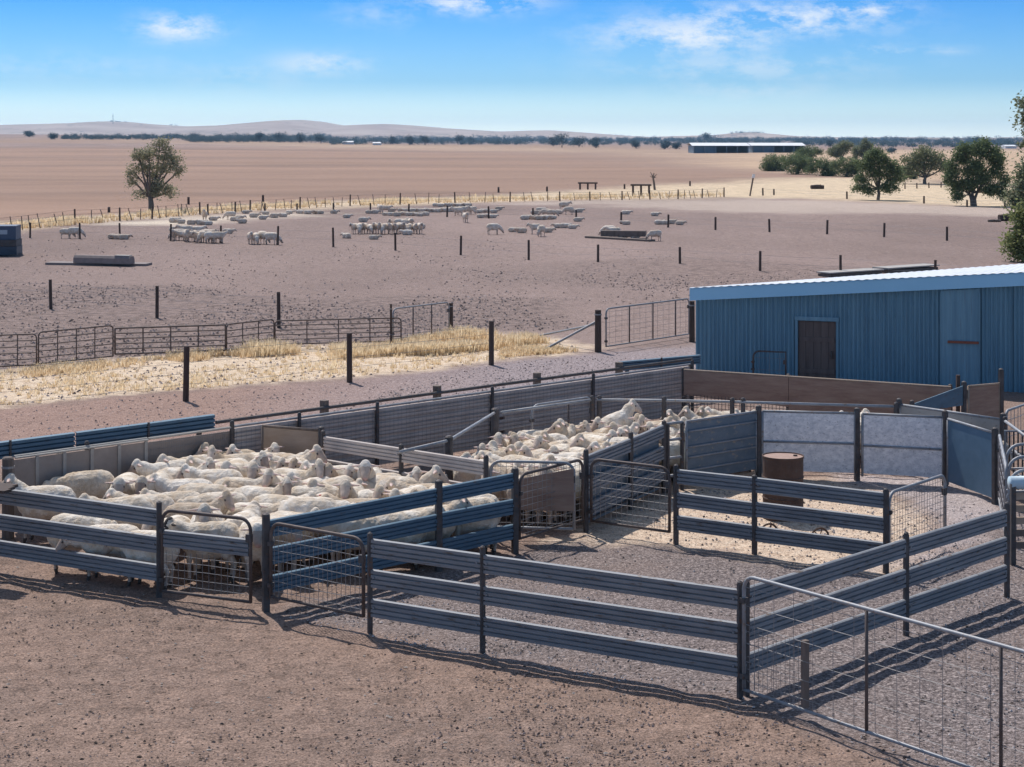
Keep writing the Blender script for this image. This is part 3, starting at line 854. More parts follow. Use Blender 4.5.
wire_fence('old leaning dropper fence along the dry grass at the edge of the big brown field', [(-40, 221, 237), (75, 209, 224), (120, 207.5, 221), (152, 206, 219), (200, 202, 214.5), (250, 200, 211.5), (300, 197, 208.5), (350, 194.5, 206), (400, 193, 204.5), (455, 192, 203), (510, 191.8, 202), (560, 191.5, 201), (590, 191.5, 200.5), (622, 191, 200), (650, 190, 199.5), (678, 189.5, 199), (702, 188.5, 198), (724, 187.5, 197)], (.35, .65, .92), w=.12, wr=.010, wmat='wood', droppers=1.15)
wire_fence('faint fence of thin posts in the tan paddock behind the big trees', [(763, 188, 195.5), (774, 189, 195), (847, 191.5, 199), (924, 196, 203.5), (967, 200, 207), (1005, 200, 208)], (.5, .9), w=.16, wr=.008)
wire_fence('thin wire fence behind the grove on the tan field at right', [(905, 183, 189), (917, 183, 188.5), (929, 182.5, 188), (941, 182, 187.5), (953, 181.5, 187)], (.4, .9), w=.14, wr=.01)
for px, t_, b_, lab in ((109, 207, 212.5, 'short dark post standing alone left of the lone gum tree'), (188.5, 197, 204.5, 'short dark post standing alone right of the lone gum tree'), (263, 195, 202, 'short dark post with pale collar alone on the brown field'), (498.5, 187, 192.5, 'tiny lone post on the brown field left of the two pole frames'), (547, 186.5, 191.5, 'tiny lone post between the tiny left post and first pole frame'), (624.5, 184, 189, 'short lone post between the two pole frames'), (690, 181, 186, 'tiny lone post right of the crooked dead tree')):
    tpost(lab, px, t_, b_, .2, group=None, name='field_post')
for x0, x1, y0, y1, lab in ((580, 595.5, 183, 189.5, 'smaller pole frame of two uprights and a crossbar at the field edge'), (633, 649, 185, 196, 'larger pole frame of uprights and a crossbar beside the crooked dead tree')):
    a, b = G(x0, y1), G(x1, y1); h = (y1 - y0) * a.y / F
    t = thing('pole_frame', lab, 'frame', a.to_tuple(), None)
    for k in (0, .5, 1):
        p = a.lerp(b, k); m = MB(); m.tube([(p.x, p.y, p.z - .2), (p.x, p.y, p.z + h)], .10, 7); m.build('upright', M['wood_dark'], t)
    m = MB(); m.tube([(a.x - .2, a.y, a.z + h), (b.x + .2, b.y, b.z + h)], .09, 7); m.build('crossbar', M['wood_dark'], t)
q = G(655, 190); t = thing('dead_tree', 'crooked bare dead tree stem on the field edge', 'tree', q.to_tuple())
k = q.y / F
m = MB(); m.tube([(q.x, q.y, q.z - .2), (q.x - 1 * k, q.y, q.z + 7 * k), (q.x - 2 * k, q.y, q.z + 13 * k), (q.x - 1 * k, q.y, q.z + 17 * k)], [.13, .11, .09, .05], 6); m.build('trunk', M['bark'], t)
m = MB()
for dx, dz in ((-4, 14), (3, 16), (-3.5, 18), (2.5, 13)): m.tube([(q.x - 1.8 * k, q.y, q.z + 12 * k), (q.x + (dx - 1) * k, q.y + .1, q.z + dz * k)], [.06, .03], 5)
m.build('branches', M['bark'], t)
q = G(749.5, 196); k = q.y / F; t = thing('leaning_pole', 'pale-topped leaning pole on the dry grass in front of the brown field', 'pole', q.to_tuple())
m = MB(); m.tube([(q.x, q.y, q.z - .2), (q.x + 3.6 * k, q.y, q.z + 18 * k)], .08, 7); m.build('shaft', M['wood'], t)
m = MB(); m.box((q.x + 4 * k, q.y, q.z + 20 * k), (2.6 * k, .12, 4 * k), ry=.2); m.build('sign_plate', M['far_white'], t)
# logs / low troughs far
def log(label, px0, px1, py, r, mat='wood_dark'):
    a, b = G(px0, py), G(px1, py); t = thing('log', label, 'log', ((a + b) / 2).to_tuple())
    m = MB(); m.tube([a + Vector((0, 0, r * .9)), a.lerp(b, .5) + Vector((0, .1, r * 1.05)), b + Vector((0, 0, r * .9))], [r, r * 1.08, r * .9], 9); m.build('stem', M[mat], t)
    m = MB(); m.tube([a.lerp(b, .65) + Vector((0, 0, r)), a.lerp(b, .7) + Vector((0, -.2, r * 2.2))], [r * .4, r * .2], 6); m.build('branch_stub', M[mat], t)
log('dark log lying under the large dark tree at the right edge', 999, 1016, 221, .22)
log('thin pale log lying left of the dark log by the right edge', 988, 1001, 222, .08, 'wood')
log('small dark log on the tan paddock left of the round pine', 811, 824, 189, .22)

# trough on planks, left
a, b = G(76, 265), G(132, 266.5)
t = thing('feed_trough', 'grey covered feed trough on a plank base in the left paddock', 'trough', ((a + b) / 2).to_tuple())
k = a.y / F
m = MB()
q0, q1, q2 = G(49, 264.2), G(149, 265.5), G(118, 268.5)
m.slab(q0, q1, -.02, .10, .9); m.build('base_plank', M['trough'], t)
m = MB(); d = (b - a).normalized(); s_ = Vector((-d.y, d.x, 0)) * .22
sec = lambda p: [p - s_ * 1.1 + Vector((0, 0, .11)), p - s_ + Vector((0, 0, .33)), p - s_ * .6 + Vector((0, 0, .43)), p + s_ * .6 + Vector((0, 0, .43)), p + s_ + Vector((0, 0, .33)), p + s_ * 1.1 + Vector((0, 0, .11))]
m.grid([sec(a), sec(b)]); m.poly(sec(a)); m.poly(list(reversed(sec(b)))); m.build('trough_body', M['trough'], t)
m = MB(); c0, c1 = a.lerp(b, .72), a.lerp(b, .97); m.slab(c0, c1, .435, .47, .30); m.build('lid', M['board_pale'], t)
a, b = G(603, 239.5), G(648, 240)
t = thing('feed_trough', 'dark feed trough on a long plank with sheep around it in the far paddock', 'trough', ((a + b) / 2).to_tuple())
m = MB(); m.slab(G(588, 237.8), G(652, 241.5), -.02, .10, .5); m.build('base_plank', M['wood'], t)
m = MB(); m.slab(a + Vector((0, 1.6, 0)), b + Vector((0, 1.6, 0)), .1, .40, .5); m.build('trough_body', M['wood'], t)
# dark blue tank at left edge
a, b = G(-60, 257), G(16.5, 256.5); k = a.y / F
t = thing('storage_bin', 'dark blue steel field bin at the left edge of the paddock', 'bin', ((a + b) / 2).to_tuple())
d = (b - a).normalized(); s_ = Vector((-d.y, d.x, 0))
m = MB(); m.slab(a + s_ * .9, b + s_ * .9 , .05, .44, 1.7); m.build('lower_body', M['navy'], t)
m = MB(); m.slab(a + s_ * .9, b + s_ * .9 - d * .02, .45, .74, 1.66); m.build('grey_band', M['post'], t)
m = MB(); m.slab(a + s_ * .95, b + s_ * .95 - d * .06, .75, 1.38, 1.5); m.build('upper_body', M['navy_top'], t)
m = MB(); p0, p1 = a.lerp(b, .76), a.lerp(b, .87); m.slab(p0 + s_ * .19, p1 + s_ * .19, 1.0, 1.2, .012); m.build('decal', M['grey_patch'], t)
m = MB()
for k_ in (.3, .97): 
    p = a.lerp(b, k_) + s_ * .6; m.box((p.x, p.y, p.z + .03), (.25, 1.2, .14))
m.build('skid', M['post'], t)

# far machinery sheds
def far_shed(label, x0, x1, ytop, ybot, open_=True, D=22):
    a, b = G(x0, ybot), G(x1, ybot); k = a.y / F; h = (ybot - ytop) * k; L = (b - a).length
    t = thing('machinery_shed', label, 'shed', ((a + b) / 2).to_tuple())
    bk = Vector((0, D, 0))
    m = MB(); m.slab(a + bk, b + bk, -1, h * .72, .3); m.slab(a, a + bk, -1, h * .72, .3); m.slab(b, b + bk, -1, h * .72, .3); m.build('wall', M['far_dark'], t)
    m = MB(); p = [a + Vector((-.8, -1, h * .72)), b + Vector((.8, -1, h * .72)), b + Vector((.8, D * .5, h)), a + Vector((-.8, D * .5, h))]
    m.poly(p); m.poly([p[3], p[2], p[2] + Vector((0, D * .55, -h * .28)), p[3] + Vector((0, D * .55, -h * .28))]); m.build('roof', M['far_white'], t)
    for i in range(6):
        q = a.lerp(b, i / 5); m = MB(); m.box((q.x, q.y - .2, h * .36), (.35, .35, h * .72 - .05)); m.build('post', M['far_dark'], t)
    m = MB(); m.slab(a.lerp(b, .02) + Vector((0, 1.0, 0)), a.lerp(b, .42) + Vector((0, 1, 0)), -1, h * .68, .2); m.build('front_panel', M['galv_blue'], t)
far_shed('long far machinery shed with white roof, the left of two', 694, 748, 142.8, 153, D=20)
far_shed('long far machinery shed with white roof, beside the grove', 753, 804, 142.8, 152.6, D=20)
def far_house(label, x0, x1, yt, yb, mat='far_white', Y=None):
    a, b = G(x0, yb), G(x1, yb); k = a.y / F; h = (yb - yt) * k; b = Vector((a.x + (x1 - x0) * k, a.y, a.z))
    t = thing('farm_building', label, 'building', ((a + b) / 2).to_tuple())
    m = MB(); m.slab(a, b, -2, h * .65, .6 * (b - a).length + 6); m.build('wall', M['far_white'], t)
    m = MB(); s_ = Vector((0, (b - a).length * .3 + 4, 0)); z0 = Vector((0, 0, h * .65)); z1 = Vector((0, 0, h))
    m.poly([a - s_ + z0, b - s_ + z0, b + z1, a + z1]); m.poly([a + z1, b + z1, b + s_ + z0, a + s_ + z0]); m.poly([a - s_ + z0, a + z1, a + s_ + z0]); m.poly([b - s_ + z0, b + s_ + z0, b + z1]); m.build('roof', M['far_white'], t)
far_house('small white farm building in the far trees, the wider left one', 343, 354, 141, 144.2)
far_house('small white farm building in the far trees, middle of the plain', 373, 381, 142.3, 145)
far_house('tiny white building in the far trees at left', 221, 227, 139, 140.6)
far_house('pale building far off near the right edge beyond the large dark tree', 1003, 1014, 145, 148.5)
q = Q(113, 122.6, 5600); t = thing('radio_mast', 'thin radio mast on the far left hill', 'mast', q.to_tuple())
m = MB(); m.tube([q - Vector((0, 0, 4)), q + Vector((0, 0, 28))], [1.1, .6], 5); m.build('lattice', M['far_dark'], t)
m = MB(); m.tube([q + Vector((-1.5, 0, 20)), q + Vector((1.5, 0, 20))], .8, 5); m.build('antenna', M['far_dark'], t)

# ------------------------------------------------------------------ trees
def leaf_cloud(m, tone, blobs, n_clump, per, leaf, rng, flat=.8, shell=.55, droop=0.0, sat=0):
    """blobs: (centre, radii); leaf clumps scattered through each, denser towards its skin"""
    if sat:
        ext = []
        for c, r in blobs:
            for _ in range(sat):
                u = Vector((rng.gauss(0, 1), rng.gauss(0, 1), rng.gauss(.25, .8))).normalized(); g = rng.uniform(.22, .42)
                ext.append((Vector((c.x + u.x * r[0] * 1.02, c.y + u.y * r[1] * 1.02, c.z + u.z * r[2] * 1.02)), (r[0] * g * 1.2, r[1] * g, r[2] * g)))
        blobs = blobs + ext
    vol = [b[1][0] * b[1][1] * b[1][2] for b in blobs]; tot = sum(v ** .7 for v in vol)
    for (c, r), v in zip(blobs, vol):
        for _ in range(max(3, int(n_clump * v ** .7 / tot))):
            u = Vector((rng.gauss(0, 1), rng.gauss(0, 1), rng.gauss(0, 1))).normalized()
            rad = shell + (1 - shell) * rng.random() ** .6
            if rng.random() < .2: rad *= rng.random()
            p = Vector((c.x + u.x * r[0] * rad, c.y + u.y * r[1] * rad, c.z + u.z * r[2] * rad))
            cl = leaf * rng.uniform(1.6, 3.4); base = rng.random()
            for _ in range(per):
                q = p + Vector((rng.gauss(0, 1), rng.gauss(0, 1), rng.gauss(0, 1) * flat - droop * rng.random())) * cl * .42
                a = Vector((rng.gauss(0, 1), rng.gauss(0, 1), rng.gauss(0, .7))).normalized()
                b = a.cross(Vector((rng.gauss(0, 1), rng.gauss(0, 1), rng.gauss(0, 1)))).normalized()
                L = leaf * rng.uniform(.6, 1.3); W = L * rng.uniform(.35, .6)
                m.poly([q - a * L * .5, q + b * W * .5, q + a * L * .5, q - b * W * .5])
                tone.append(min(1, max(0, base * .7 + rng.uniform(0, .3))))

def tree(name, label, px, pyb, blobs, leaf_mat, trunk_r, leaf=.25, n_clump=300, per=14, seed=1, group=None, depth=.8, forks=None, droop=0.0, shell=.5, stems=1, flat=.8):
    """blobs given as seen: (px, py, rx, ry) at the tree's own distance"""
    rng = random.Random(seed)
    q = G(px, pyb); k = q.y / F
    t = thing(name, label, 'tree', q.to_tuple(), group)
    bl = []
    for bx, by, rx, ry in blobs:
        off = rng.uniform(-.6, .6) * rx * k
        bl.append((Vector(((bx - CX) * k, q.y + off, H - (by - HY) * k)), (rx * k, rx * k * depth, ry * k)))
    m = MB(); tone = []
    leaf_cloud(m, tone, bl, n_clump, per, leaf, rng, flat, shell, droop, 3)
    m.build('crown', M[leaf_mat], t, tone=tone)
    m = MB()
    zc = sum(b[0].z for b in bl) / len(bl); fork_h = q.z + (zc - q.z) * .42
    base = Vector((q.x, q.y, q.z - .3))
    fk = []
    for i in range(stems):
        f = Vector((q.x + rng.uniform(-.15, .15) + (i - (stems - 1) / 2) * .35, q.y + rng.uniform(-.2, .2), fork_h * rng.uniform(.85, 1.1)))
        m.tube([base + Vector(((i - (stems - 1) / 2) * trunk_r * 1.1, 0, 0)), q.lerp(f, .5) + Vector((rng.uniform(-.1, .1), 0, 0)), f], [trunk_r * 1.25, trunk_r, trunk_r * .8], 9); fk.append(f)
    m.build('trunk', M['bark'], t, smooth=True)
    m = MB()
    for i, (c, r) in enumerate(bl):
        f = fk[i % len(fk)]
        e = c + Vector((0, 0, r[2] * .3)); mid = f.lerp(e, .5) + Vector((rng.uniform(-.2, .2), rng.uniform(-.2, .2), -r[2] * .15))
        m.tube([f - Vector((0, 0, .1)), mid, e], [trunk_r * .55, trunk_r * .35, trunk_r * .1], 6)
        for _ in range(4):
            u = Vector((rng.gauss(0, 1), rng.gauss(0, 1), rng.gauss(0, .8))).normalized()
            m.tube([mid.lerp(c, rng.random()), c + Vector((u.x * r[0], u.y * r[1], u.z * r[2])) * .85], [trunk_r * .2, trunk_r * .05], 5)
    m.build('limbs', M['bark'], t, smooth=True)
    return t
tree('gum_tree', 'lone sparse gum tree on the brown field behind the dropper fence', 151.5, 212,
     [(150, 153, 11, 6), (139, 156, 8, 7), (166, 154, 10, 7), (133, 172, 6, 6), (147, 168, 10, 6), (167, 168, 9, 7), (180, 172, 6, 6), (134, 182, 5, 5), (160, 188, 9, 8), (171, 192, 6, 5), (141, 194, 5, 4), (160, 143, 8, 4), (153, 177, 6, 5), (175, 160, 6, 5)],
     'leaf_gum', .2, leaf=.17, n_clump=480, per=15, seed=3, shell=.45)
tree('pine_tree', 'round dark pine tree by the far pale track, left of the larger dark tree', 877.5, 200,
     [(879, 160, 10, 8), (867, 166, 9, 7), (890, 166, 9, 8), (861, 179, 7, 6), (876, 174, 10, 7), (894, 179, 8, 6), (866, 189, 8, 5), (887, 187, 9, 6), (878, 153, 6, 4), (870, 157, 6, 5), (896, 171, 6, 5), (858, 188, 5, 3.5)],
     'leaf_pine', .13, leaf=.175, n_clump=820, per=18, seed=5, shell=.4)
tree('pine_tree', 'largest dark spreading pine tree near the right edge with low limbs', 974, 206,
     [(978, 151, 10, 8), (963, 157, 9, 8), (992, 155, 9, 8), (954, 171, 8, 8), (973, 168, 11, 9), (996, 170, 8, 9), (957, 188, 8, 6), (991, 190, 10, 6), (970, 184, 8, 7), (1004, 182, 5, 7), (949, 180, 5, 6), (984, 144, 7, 4.5), (965, 148, 5, 4), (1000, 159, 5, 5), (983, 178, 8, 7), (958, 197, 6, 4), (1003, 193, 6, 4)],
     'leaf_pine', .12, leaf=.185, n_clump=1200, per=19, seed=8, shell=.4, stems=3)
tree('gum_tree', 'pale olive gum tree standing between the two dark pines, farther back', 925, 184,
     [(925, 155, 14, 8), (912, 162, 10, 9), (937, 161, 11, 9), (924, 168, 13, 8), (945, 168, 6, 7), (907, 172, 6, 6)],
     'leaf_olive', .2, leaf=.28, n_clump=480, per=14, seed=9, shell=.35)
tree('willow_gum', 'bright green drooping tree cut off by the right edge, beyond the shed roof', 1041, 262,
     [(1026, 222, 12, 14), (1018, 243, 9, 13), (1030, 250, 13, 12), (1045, 225, 20, 26), (1040, 200, 16, 14)],
     'leaf_bright', .25, leaf=.20, n_clump=620, per=16, seed=12, droop=1.2, shell=.4)
tree('gum_tree', 'tall olive tree at the right edge with one high branch against the sky', 1046, 226,
     [(1024, 186, 12, 10), (1016, 198, 9, 8), (1033, 172, 14, 14), (1030, 122, 9, 12), (1040, 140, 14, 16), (1028, 205, 12, 9), (1027, 105, 5, 8), (1046, 165, 16, 18)],
     'leaf_olive', .3, leaf=.26, n_clump=560, per=14, seed=14, shell=.35)
# grove by the machinery sheds: each tree its own
GR = [('rounded dark bush at the left end of the grove', 775, 171, [(776, 163, 15, 9), (768, 166, 10, 7)]),
      ('dark bush second from the left in the grove', 797, 174, [(795, 163, 16, 11), (805, 166, 13, 9)]),
      ('taller dark tree behind the left half of the grove', 806, 166, [(808, 153, 11, 8), (800, 158, 12, 7)]),
      ('low dark bush in the middle of the grove, in front', 823, 176, [(823, 167, 13, 10), (833, 169, 10, 8)]),
      ('dark bush at the right end of the grove beside the round pine', 847, 177, [(847, 167, 13, 11), (856, 170, 9, 7)]),
      ('tall pale tree in the middle of the grove rising over the bushes', 842, 163, [(840, 150, 9, 6), (848, 146, 6, 5), (834, 152, 7, 5)]),
      ('tall slim tree in the grove, right of the tall pale tree', 865, 160, [(865, 146, 6, 6), (868, 151, 7, 6), (858, 152, 6, 5)]),
      ('low olive bush between the round pine and the pale gum', 905, 179, [(905, 172, 8, 5), (912, 175, 5, 3)])]
for i, (lab, px, pyb, bl) in enumerate(GR):
    k = G(px, pyb).y / F
    tree('grove_tree', lab, px, pyb, bl, 'leaf_olive' if i in (5, 6) else 'leaf_pine', 1.6 * k, leaf=1.3 * k, n_clump=560, per=17, seed=30 + i, shell=.3, group='trees of the grove by the machinery sheds')
# single trees far out on the plain
FT = [(29, 137.0, 5, 3, 'dark'), (53, 139.5, 7, 3, ''), (562, 147.5, 11, 8, ''), (579, 147.5, 8, 6, ''), (553, 146.5, 7, 6, ''), (594, 147.5, 6, 5, ''), (636, 148.5, 5, 4, ''), (596, 148, 4, 3, ''), (665, 149.5, 4, 3, ''), (676, 149.5, 4.5, 4, ''), (667, 147.5, 3, 3, ''), (458, 144.5, 6, 5, ''), (470, 144.5, 5, 4, ''), (410, 145, 5, 5, ''), (425, 145, 6, 5, ''), (391, 144.5, 4, 4, ''), (705, 142, 6, 5, ''), (892, 154, 3.5, 3.5, ''), (830, 147, 5, 4, ''), (976, 146, 5, 5, ''), (260, 142.5, 5, 5, ''), (280, 142.5, 6, 5, ''), (300, 143, 6, 5, ''), (321, 143.5, 6, 6, '')]
FTL = ['dark round tree on the far left skyline of the brown field', 'wide low tree clump on the far left skyline', 'largest of the far dark trees on the plain, mid picture', 'second dark tree close right of the largest far tree', 'dark tree close left of the largest far tree', 'rounded tree at the right end of the far dark clump', 'lone round tree on the plain right of the far dark clump', 'small bush below the right end of the far dark clump', 'small lone tree left of the far machinery sheds', 'rounder lone tree nearest left of the far machinery sheds', 'small tree just behind the pair left of the machinery sheds', 'round far tree right of the far white buildings', 'smaller round far tree next to it in the tree belt', 'tall tree in the far belt near mid left', 'wide tree in the far belt near mid left', 'small tree in the far belt right of the white buildings', 'dark tree just behind the left machinery shed', 'tiny round tree on the plain above the pale gum', 'tree in the far belt behind the grove', 'tree in the far belt above the largest pine', 'left tree of the far belt beyond the lone gum', 'second tree in the far belt right of the lone gum', 'third tree in the far belt right of the lone gum', 'tall tree in the far belt beside the wide white building']
for i, ((px, pyb, rx, ry, _), lab) in enumerate(zip(FT, FTL)):
    rng = random.Random(100 + i); q = G(px, pyb); k = q.y / F
    t = thing('plain_tree', lab, 'tree', q.to_tuple(), 'single trees far out on the plain')
    m = MB(); tone = []
    bl = [(Vector((q.x + rng.uniform(-.45, .45) * rx * k, q.y + rng.uniform(-3, 3), q.z + ry * k * rng.uniform(.75, 1.45))), (rx * k * rng.uniform(.5, .75), rx * k * .6, ry * k * rng.uniform(.45, .65))) for _ in range(5)]
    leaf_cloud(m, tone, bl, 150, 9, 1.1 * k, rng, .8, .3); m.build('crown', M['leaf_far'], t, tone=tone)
    m = MB(); m.tube([q - Vector((0, 0, 1)), q + Vector((0, 0, ry * k * 1.2))], [.55 * k, .25 * k], 6); m.build('trunk', M['bark'], t)
# far belts of trees that read as one mass
rng = random.Random(55)
m = MB(); tone = []
def belt(x0, x1, n, yb0, yb1, s0, s1):
    for _ in range(n):
        px = rng.uniform(x0, x1); q = G(px, rng.uniform(yb0, yb1)); k = q.y / F; s_ = rng.uniform(s0, s1)
        bl = [(Vector((q.x + rng.uniform(-.5, .5) * s_ * k, q.y, q.z + s_ * k * rng.uniform(.3, .75))), (s_ * k * .65, s_ * k * .6, s_ * k * rng.uniform(.3, .5))) for _ in range(2)]
        leaf_cloud(m, tone, bl, 26, 6, .9 * k, rng, .8, .2)
belt(62, 185, 150, 137.2, 139.9, 2.0, 4.2); belt(185, 330, 380, 139.6, 142.8, 3.5, 7.5)
belt(330, 545, 380, 140.8, 145, 3, 7); belt(545, 700, 170, 140.8, 145.5, 2.5, 5); belt(700, 1040, 520, 141, 146, 2.8, 5.5); belt(850, 1030, 110, 145, 147.5, 2, 4.5); belt(420, 640, 120, 140.5, 141.5, 1.5, 3); belt(640, 900, 200, 140.3, 141.5, 1.5, 3)
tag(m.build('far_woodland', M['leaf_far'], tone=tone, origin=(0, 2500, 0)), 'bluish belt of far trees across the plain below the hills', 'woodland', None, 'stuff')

# ------------------------------------------------------------------ hills
def hills(name, prof, Y0, depth, mat, seed, rough=1.0):
    xs = [p[0] for p in prof]; ys = [p[1] for p in prof]
    n = 260; rows = []
    for j in range(15):
        f = j / 14; yy = Y0 - depth * (1 - f); row = []
        for i in range(n):
            px = xs[0] + (xs[-1] - xs[0]) * i / (n - 1)
            top = H - (np.interp(px, xs, ys) - HY) * Y0 / F
            X = (px - CX) / F * Y0
            w = math.sin(f * math.pi / 2) ** 1.3
            z = (top + 4) * w - 4
            z += rough * (1 - f) * f * 16 * mn.noise(Vector((X * .004, yy * .004, seed)))
            row.append((X, yy, z))
        rows.append(row)
    back = [(x, y + depth, -8) for x, y, z in rows[-1]]
    rows.append([(x, y + depth * .35, z * .6) for x, y, z in rows[-1]]); rows.append(back)
    m = MB(); m.grid(rows)
    return tag(m.build(name, M[mat], smooth=True, origin=(0, Y0 - depth, 0)), kind='structure')
mm, nt, b = newmat('dry_hill')
p = geo_pos(nt); n1 = noise_(nt, p, .004, 5, .6); n2 = noise_(nt, scaled(nt, p, (1, .4, 1)), .02, 4, .7)
col = ramp(nt, n1, [(.35, (.38, .27, .20)), (.62, (.52, .40, .31))])
f = ramp(nt, n2, [(.60, (0, 0, 0)), (.66, (1, 1, 1))])
col = mixc(nt, math_(nt, 'MULTIPLY', f, .55), col, (.10, .10, .06)); nt.links.new(col, b.inputs['Base Color']); b.inputs['Roughness'].default_value = .95; b.inputs['Specular IOR Level'].default_value = .1
M['hill'] = mm
hills('hills', [(-300, 128), (-150, 126), (-40, 126.5), (0, 125.5), (40, 124.5), (90, 122.8), (112, 121.3), (130, 122), (150, 124), (190, 126.5), (235, 125), (265, 122.3), (285, 120.2), (302, 119.8), (322, 121.6), (345, 125.6), (368, 124.6), (388, 124), (415, 125.5), (450, 128.5), (500, 131.5), (530, 130.6), (548, 130.2), (580, 132.5), (640, 136.5), (700, 140)], 6300, 1500, 'hill', 4.2)
hills('hills', [(600, 141), (660, 136.5), (715, 135), (735, 132.8), (748, 132.2), (765, 133.6), (785, 136), (830, 137.3), (900, 137.2), (960, 138), (1024, 137.2), (1200, 136.5), (1500, 138)], 5600, 1000, 'hill', 8.8, .5)
# trees on the hills
m = MB(); tone = []
def hilltop(px, py, n, w, h, Y):
    for _ in range(n):
        q = Q(px + rng.uniform(-w, w), py + rng.uniform(-h, h), Y); k = Y / F
        leaf_cloud(m, tone, [(q, (1.1 * k, 1.1 * k, .9 * k))], 8, 5, .7 * k, rng, .8, .2)
hilltop(97, 124, 16, 5, 1.4, 6050); hilltop(117, 122.4, 16, 9, 1.0, 6150); hilltop(140, 126, 8, 5, .8, 5950); hilltop(10, 126, 7, 9, .5, 6200); hilltop(78, 123.4, 3, 2, .4, 6250); hilltop(174, 125.4, 4, 3, .4, 6250); hilltop(748, 132.8, 34, 17, .7, 5450); hilltop(730, 136, 30, 30, .8, 5200); hilltop(860, 137.8, 50, 110, .6, 5300); hilltop(620, 136.6, 16, 50, 1.0, 6000)
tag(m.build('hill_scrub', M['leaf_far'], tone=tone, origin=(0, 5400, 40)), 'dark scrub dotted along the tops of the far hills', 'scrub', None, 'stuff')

# ------------------------------------------------------------------ ground
ys = [-12 + 4 * i for i in range(6)] + [9.5, 11, 12]
y = 12.0
while y < 8400:
    y += max(.11, y * y / 9720 * 1.1); ys.append(min(y, 8400.0))
us = np.concatenate([np.linspace(-1.9, -.34, 18)[:-1], np.linspace(-.34, .34, 300), np.linspace(.34, 1.9, 18)[1:]])
ys = np.array(ys)
GXX = us[None, :] * (ys[:, None] + 15.0); GYY = np.repeat(ys[:, None], len(us), 1)
GZZ = np.zeros_like(GXX)
for i in range(len(ys)):
    if ys[i] > 45:
        for j in range(len(us)): GZZ[i, j] = gz(GXX[i, j], GYY[i, j])
for i in range(len(ys)):
    if 12 < ys[i] < 46:
        k_ = sstep(12, 15, ys[i]) * (1 - sstep(36, 46, ys[i]))
        for j in range(17, 317):
            x_, y_ = GXX[i, j], GYY[i, j]
            GZZ[i, j] += k_ * (.022 * mn.noise(Vector((x_ * 2.6, y_ * 2.6, 1.7))) + .016 * mn.noise(Vector((x_ * 6.5, y_ * 6.5, 4.4))) - .004)
nv = GXX.size
me = bpy.data.meshes.new('ground')
co = np.stack([GXX, GYY, GZZ], -1).reshape(-1, 3).astype(np.float32)
W_ = len(us); idx = np.arange(nv).reshape(len(ys), W_)
fc = np.stack([idx[:-1, :-1], idx[:-1, 1:], idx[1:, 1:], idx[1:, :-1]], -1).reshape(-1, 4)
me.vertices.add(nv); me.vertices.foreach_set('co', co.ravel())
me.loops.add(fc.size); me.loops.foreach_set('vertex_index', fc.ravel().astype(np.int32))
me.polygons.add(len(fc)); me.polygons.foreach_set('loop_start', np.arange(0, fc.size, 4, dtype=np.int32)); 
me.polygons.foreach_set('use_smooth', [True] * len(fc))
me.update(); me.validate()
PX, PY = co[:, 0].astype(float), co[:, 1].astype(float)
soft = .22 + .004 * np.abs(PY) + np.maximum(PY, 0) ** 2 / 9720 * 2.2
def sdf(poly):
    """signed distance on the ground to an outline, inside positive"""
    pts = np.array([(lambda g: (g.x, g.y))(G(px, py) if py < 160 else T(px, py, 0)) for px, py in poly])
    d2 = np.full(nv, 1e18); inside = np.zeros(nv, bool)
    for i in range(len(pts)):
        a = pts[i]; b = pts[(i + 1) % len(pts)]; e = b - a
        wx, wy = PX - a[0], PY - a[1]
        t = np.clip((wx * e[0] + wy * e[1]) / max(1e-9, e @ e), 0, 1)
        d2 = np.minimum(d2, (wx - e[0] * t) ** 2 + (wy - e[1] * t) ** 2)
        c = ((a[1] <= PY) & (b[1] > PY)) | ((b[1] <= PY) & (a[1] > PY))
        with np.errstate(divide='ignore', invalid='ignore'):
            xi = a[0] + (PY - a[1]) / (b[1] - a[1]) * e[0]
        inside ^= c & (PX < xi)
    return np.where(inside, 1, -1) * np.sqrt(d2)
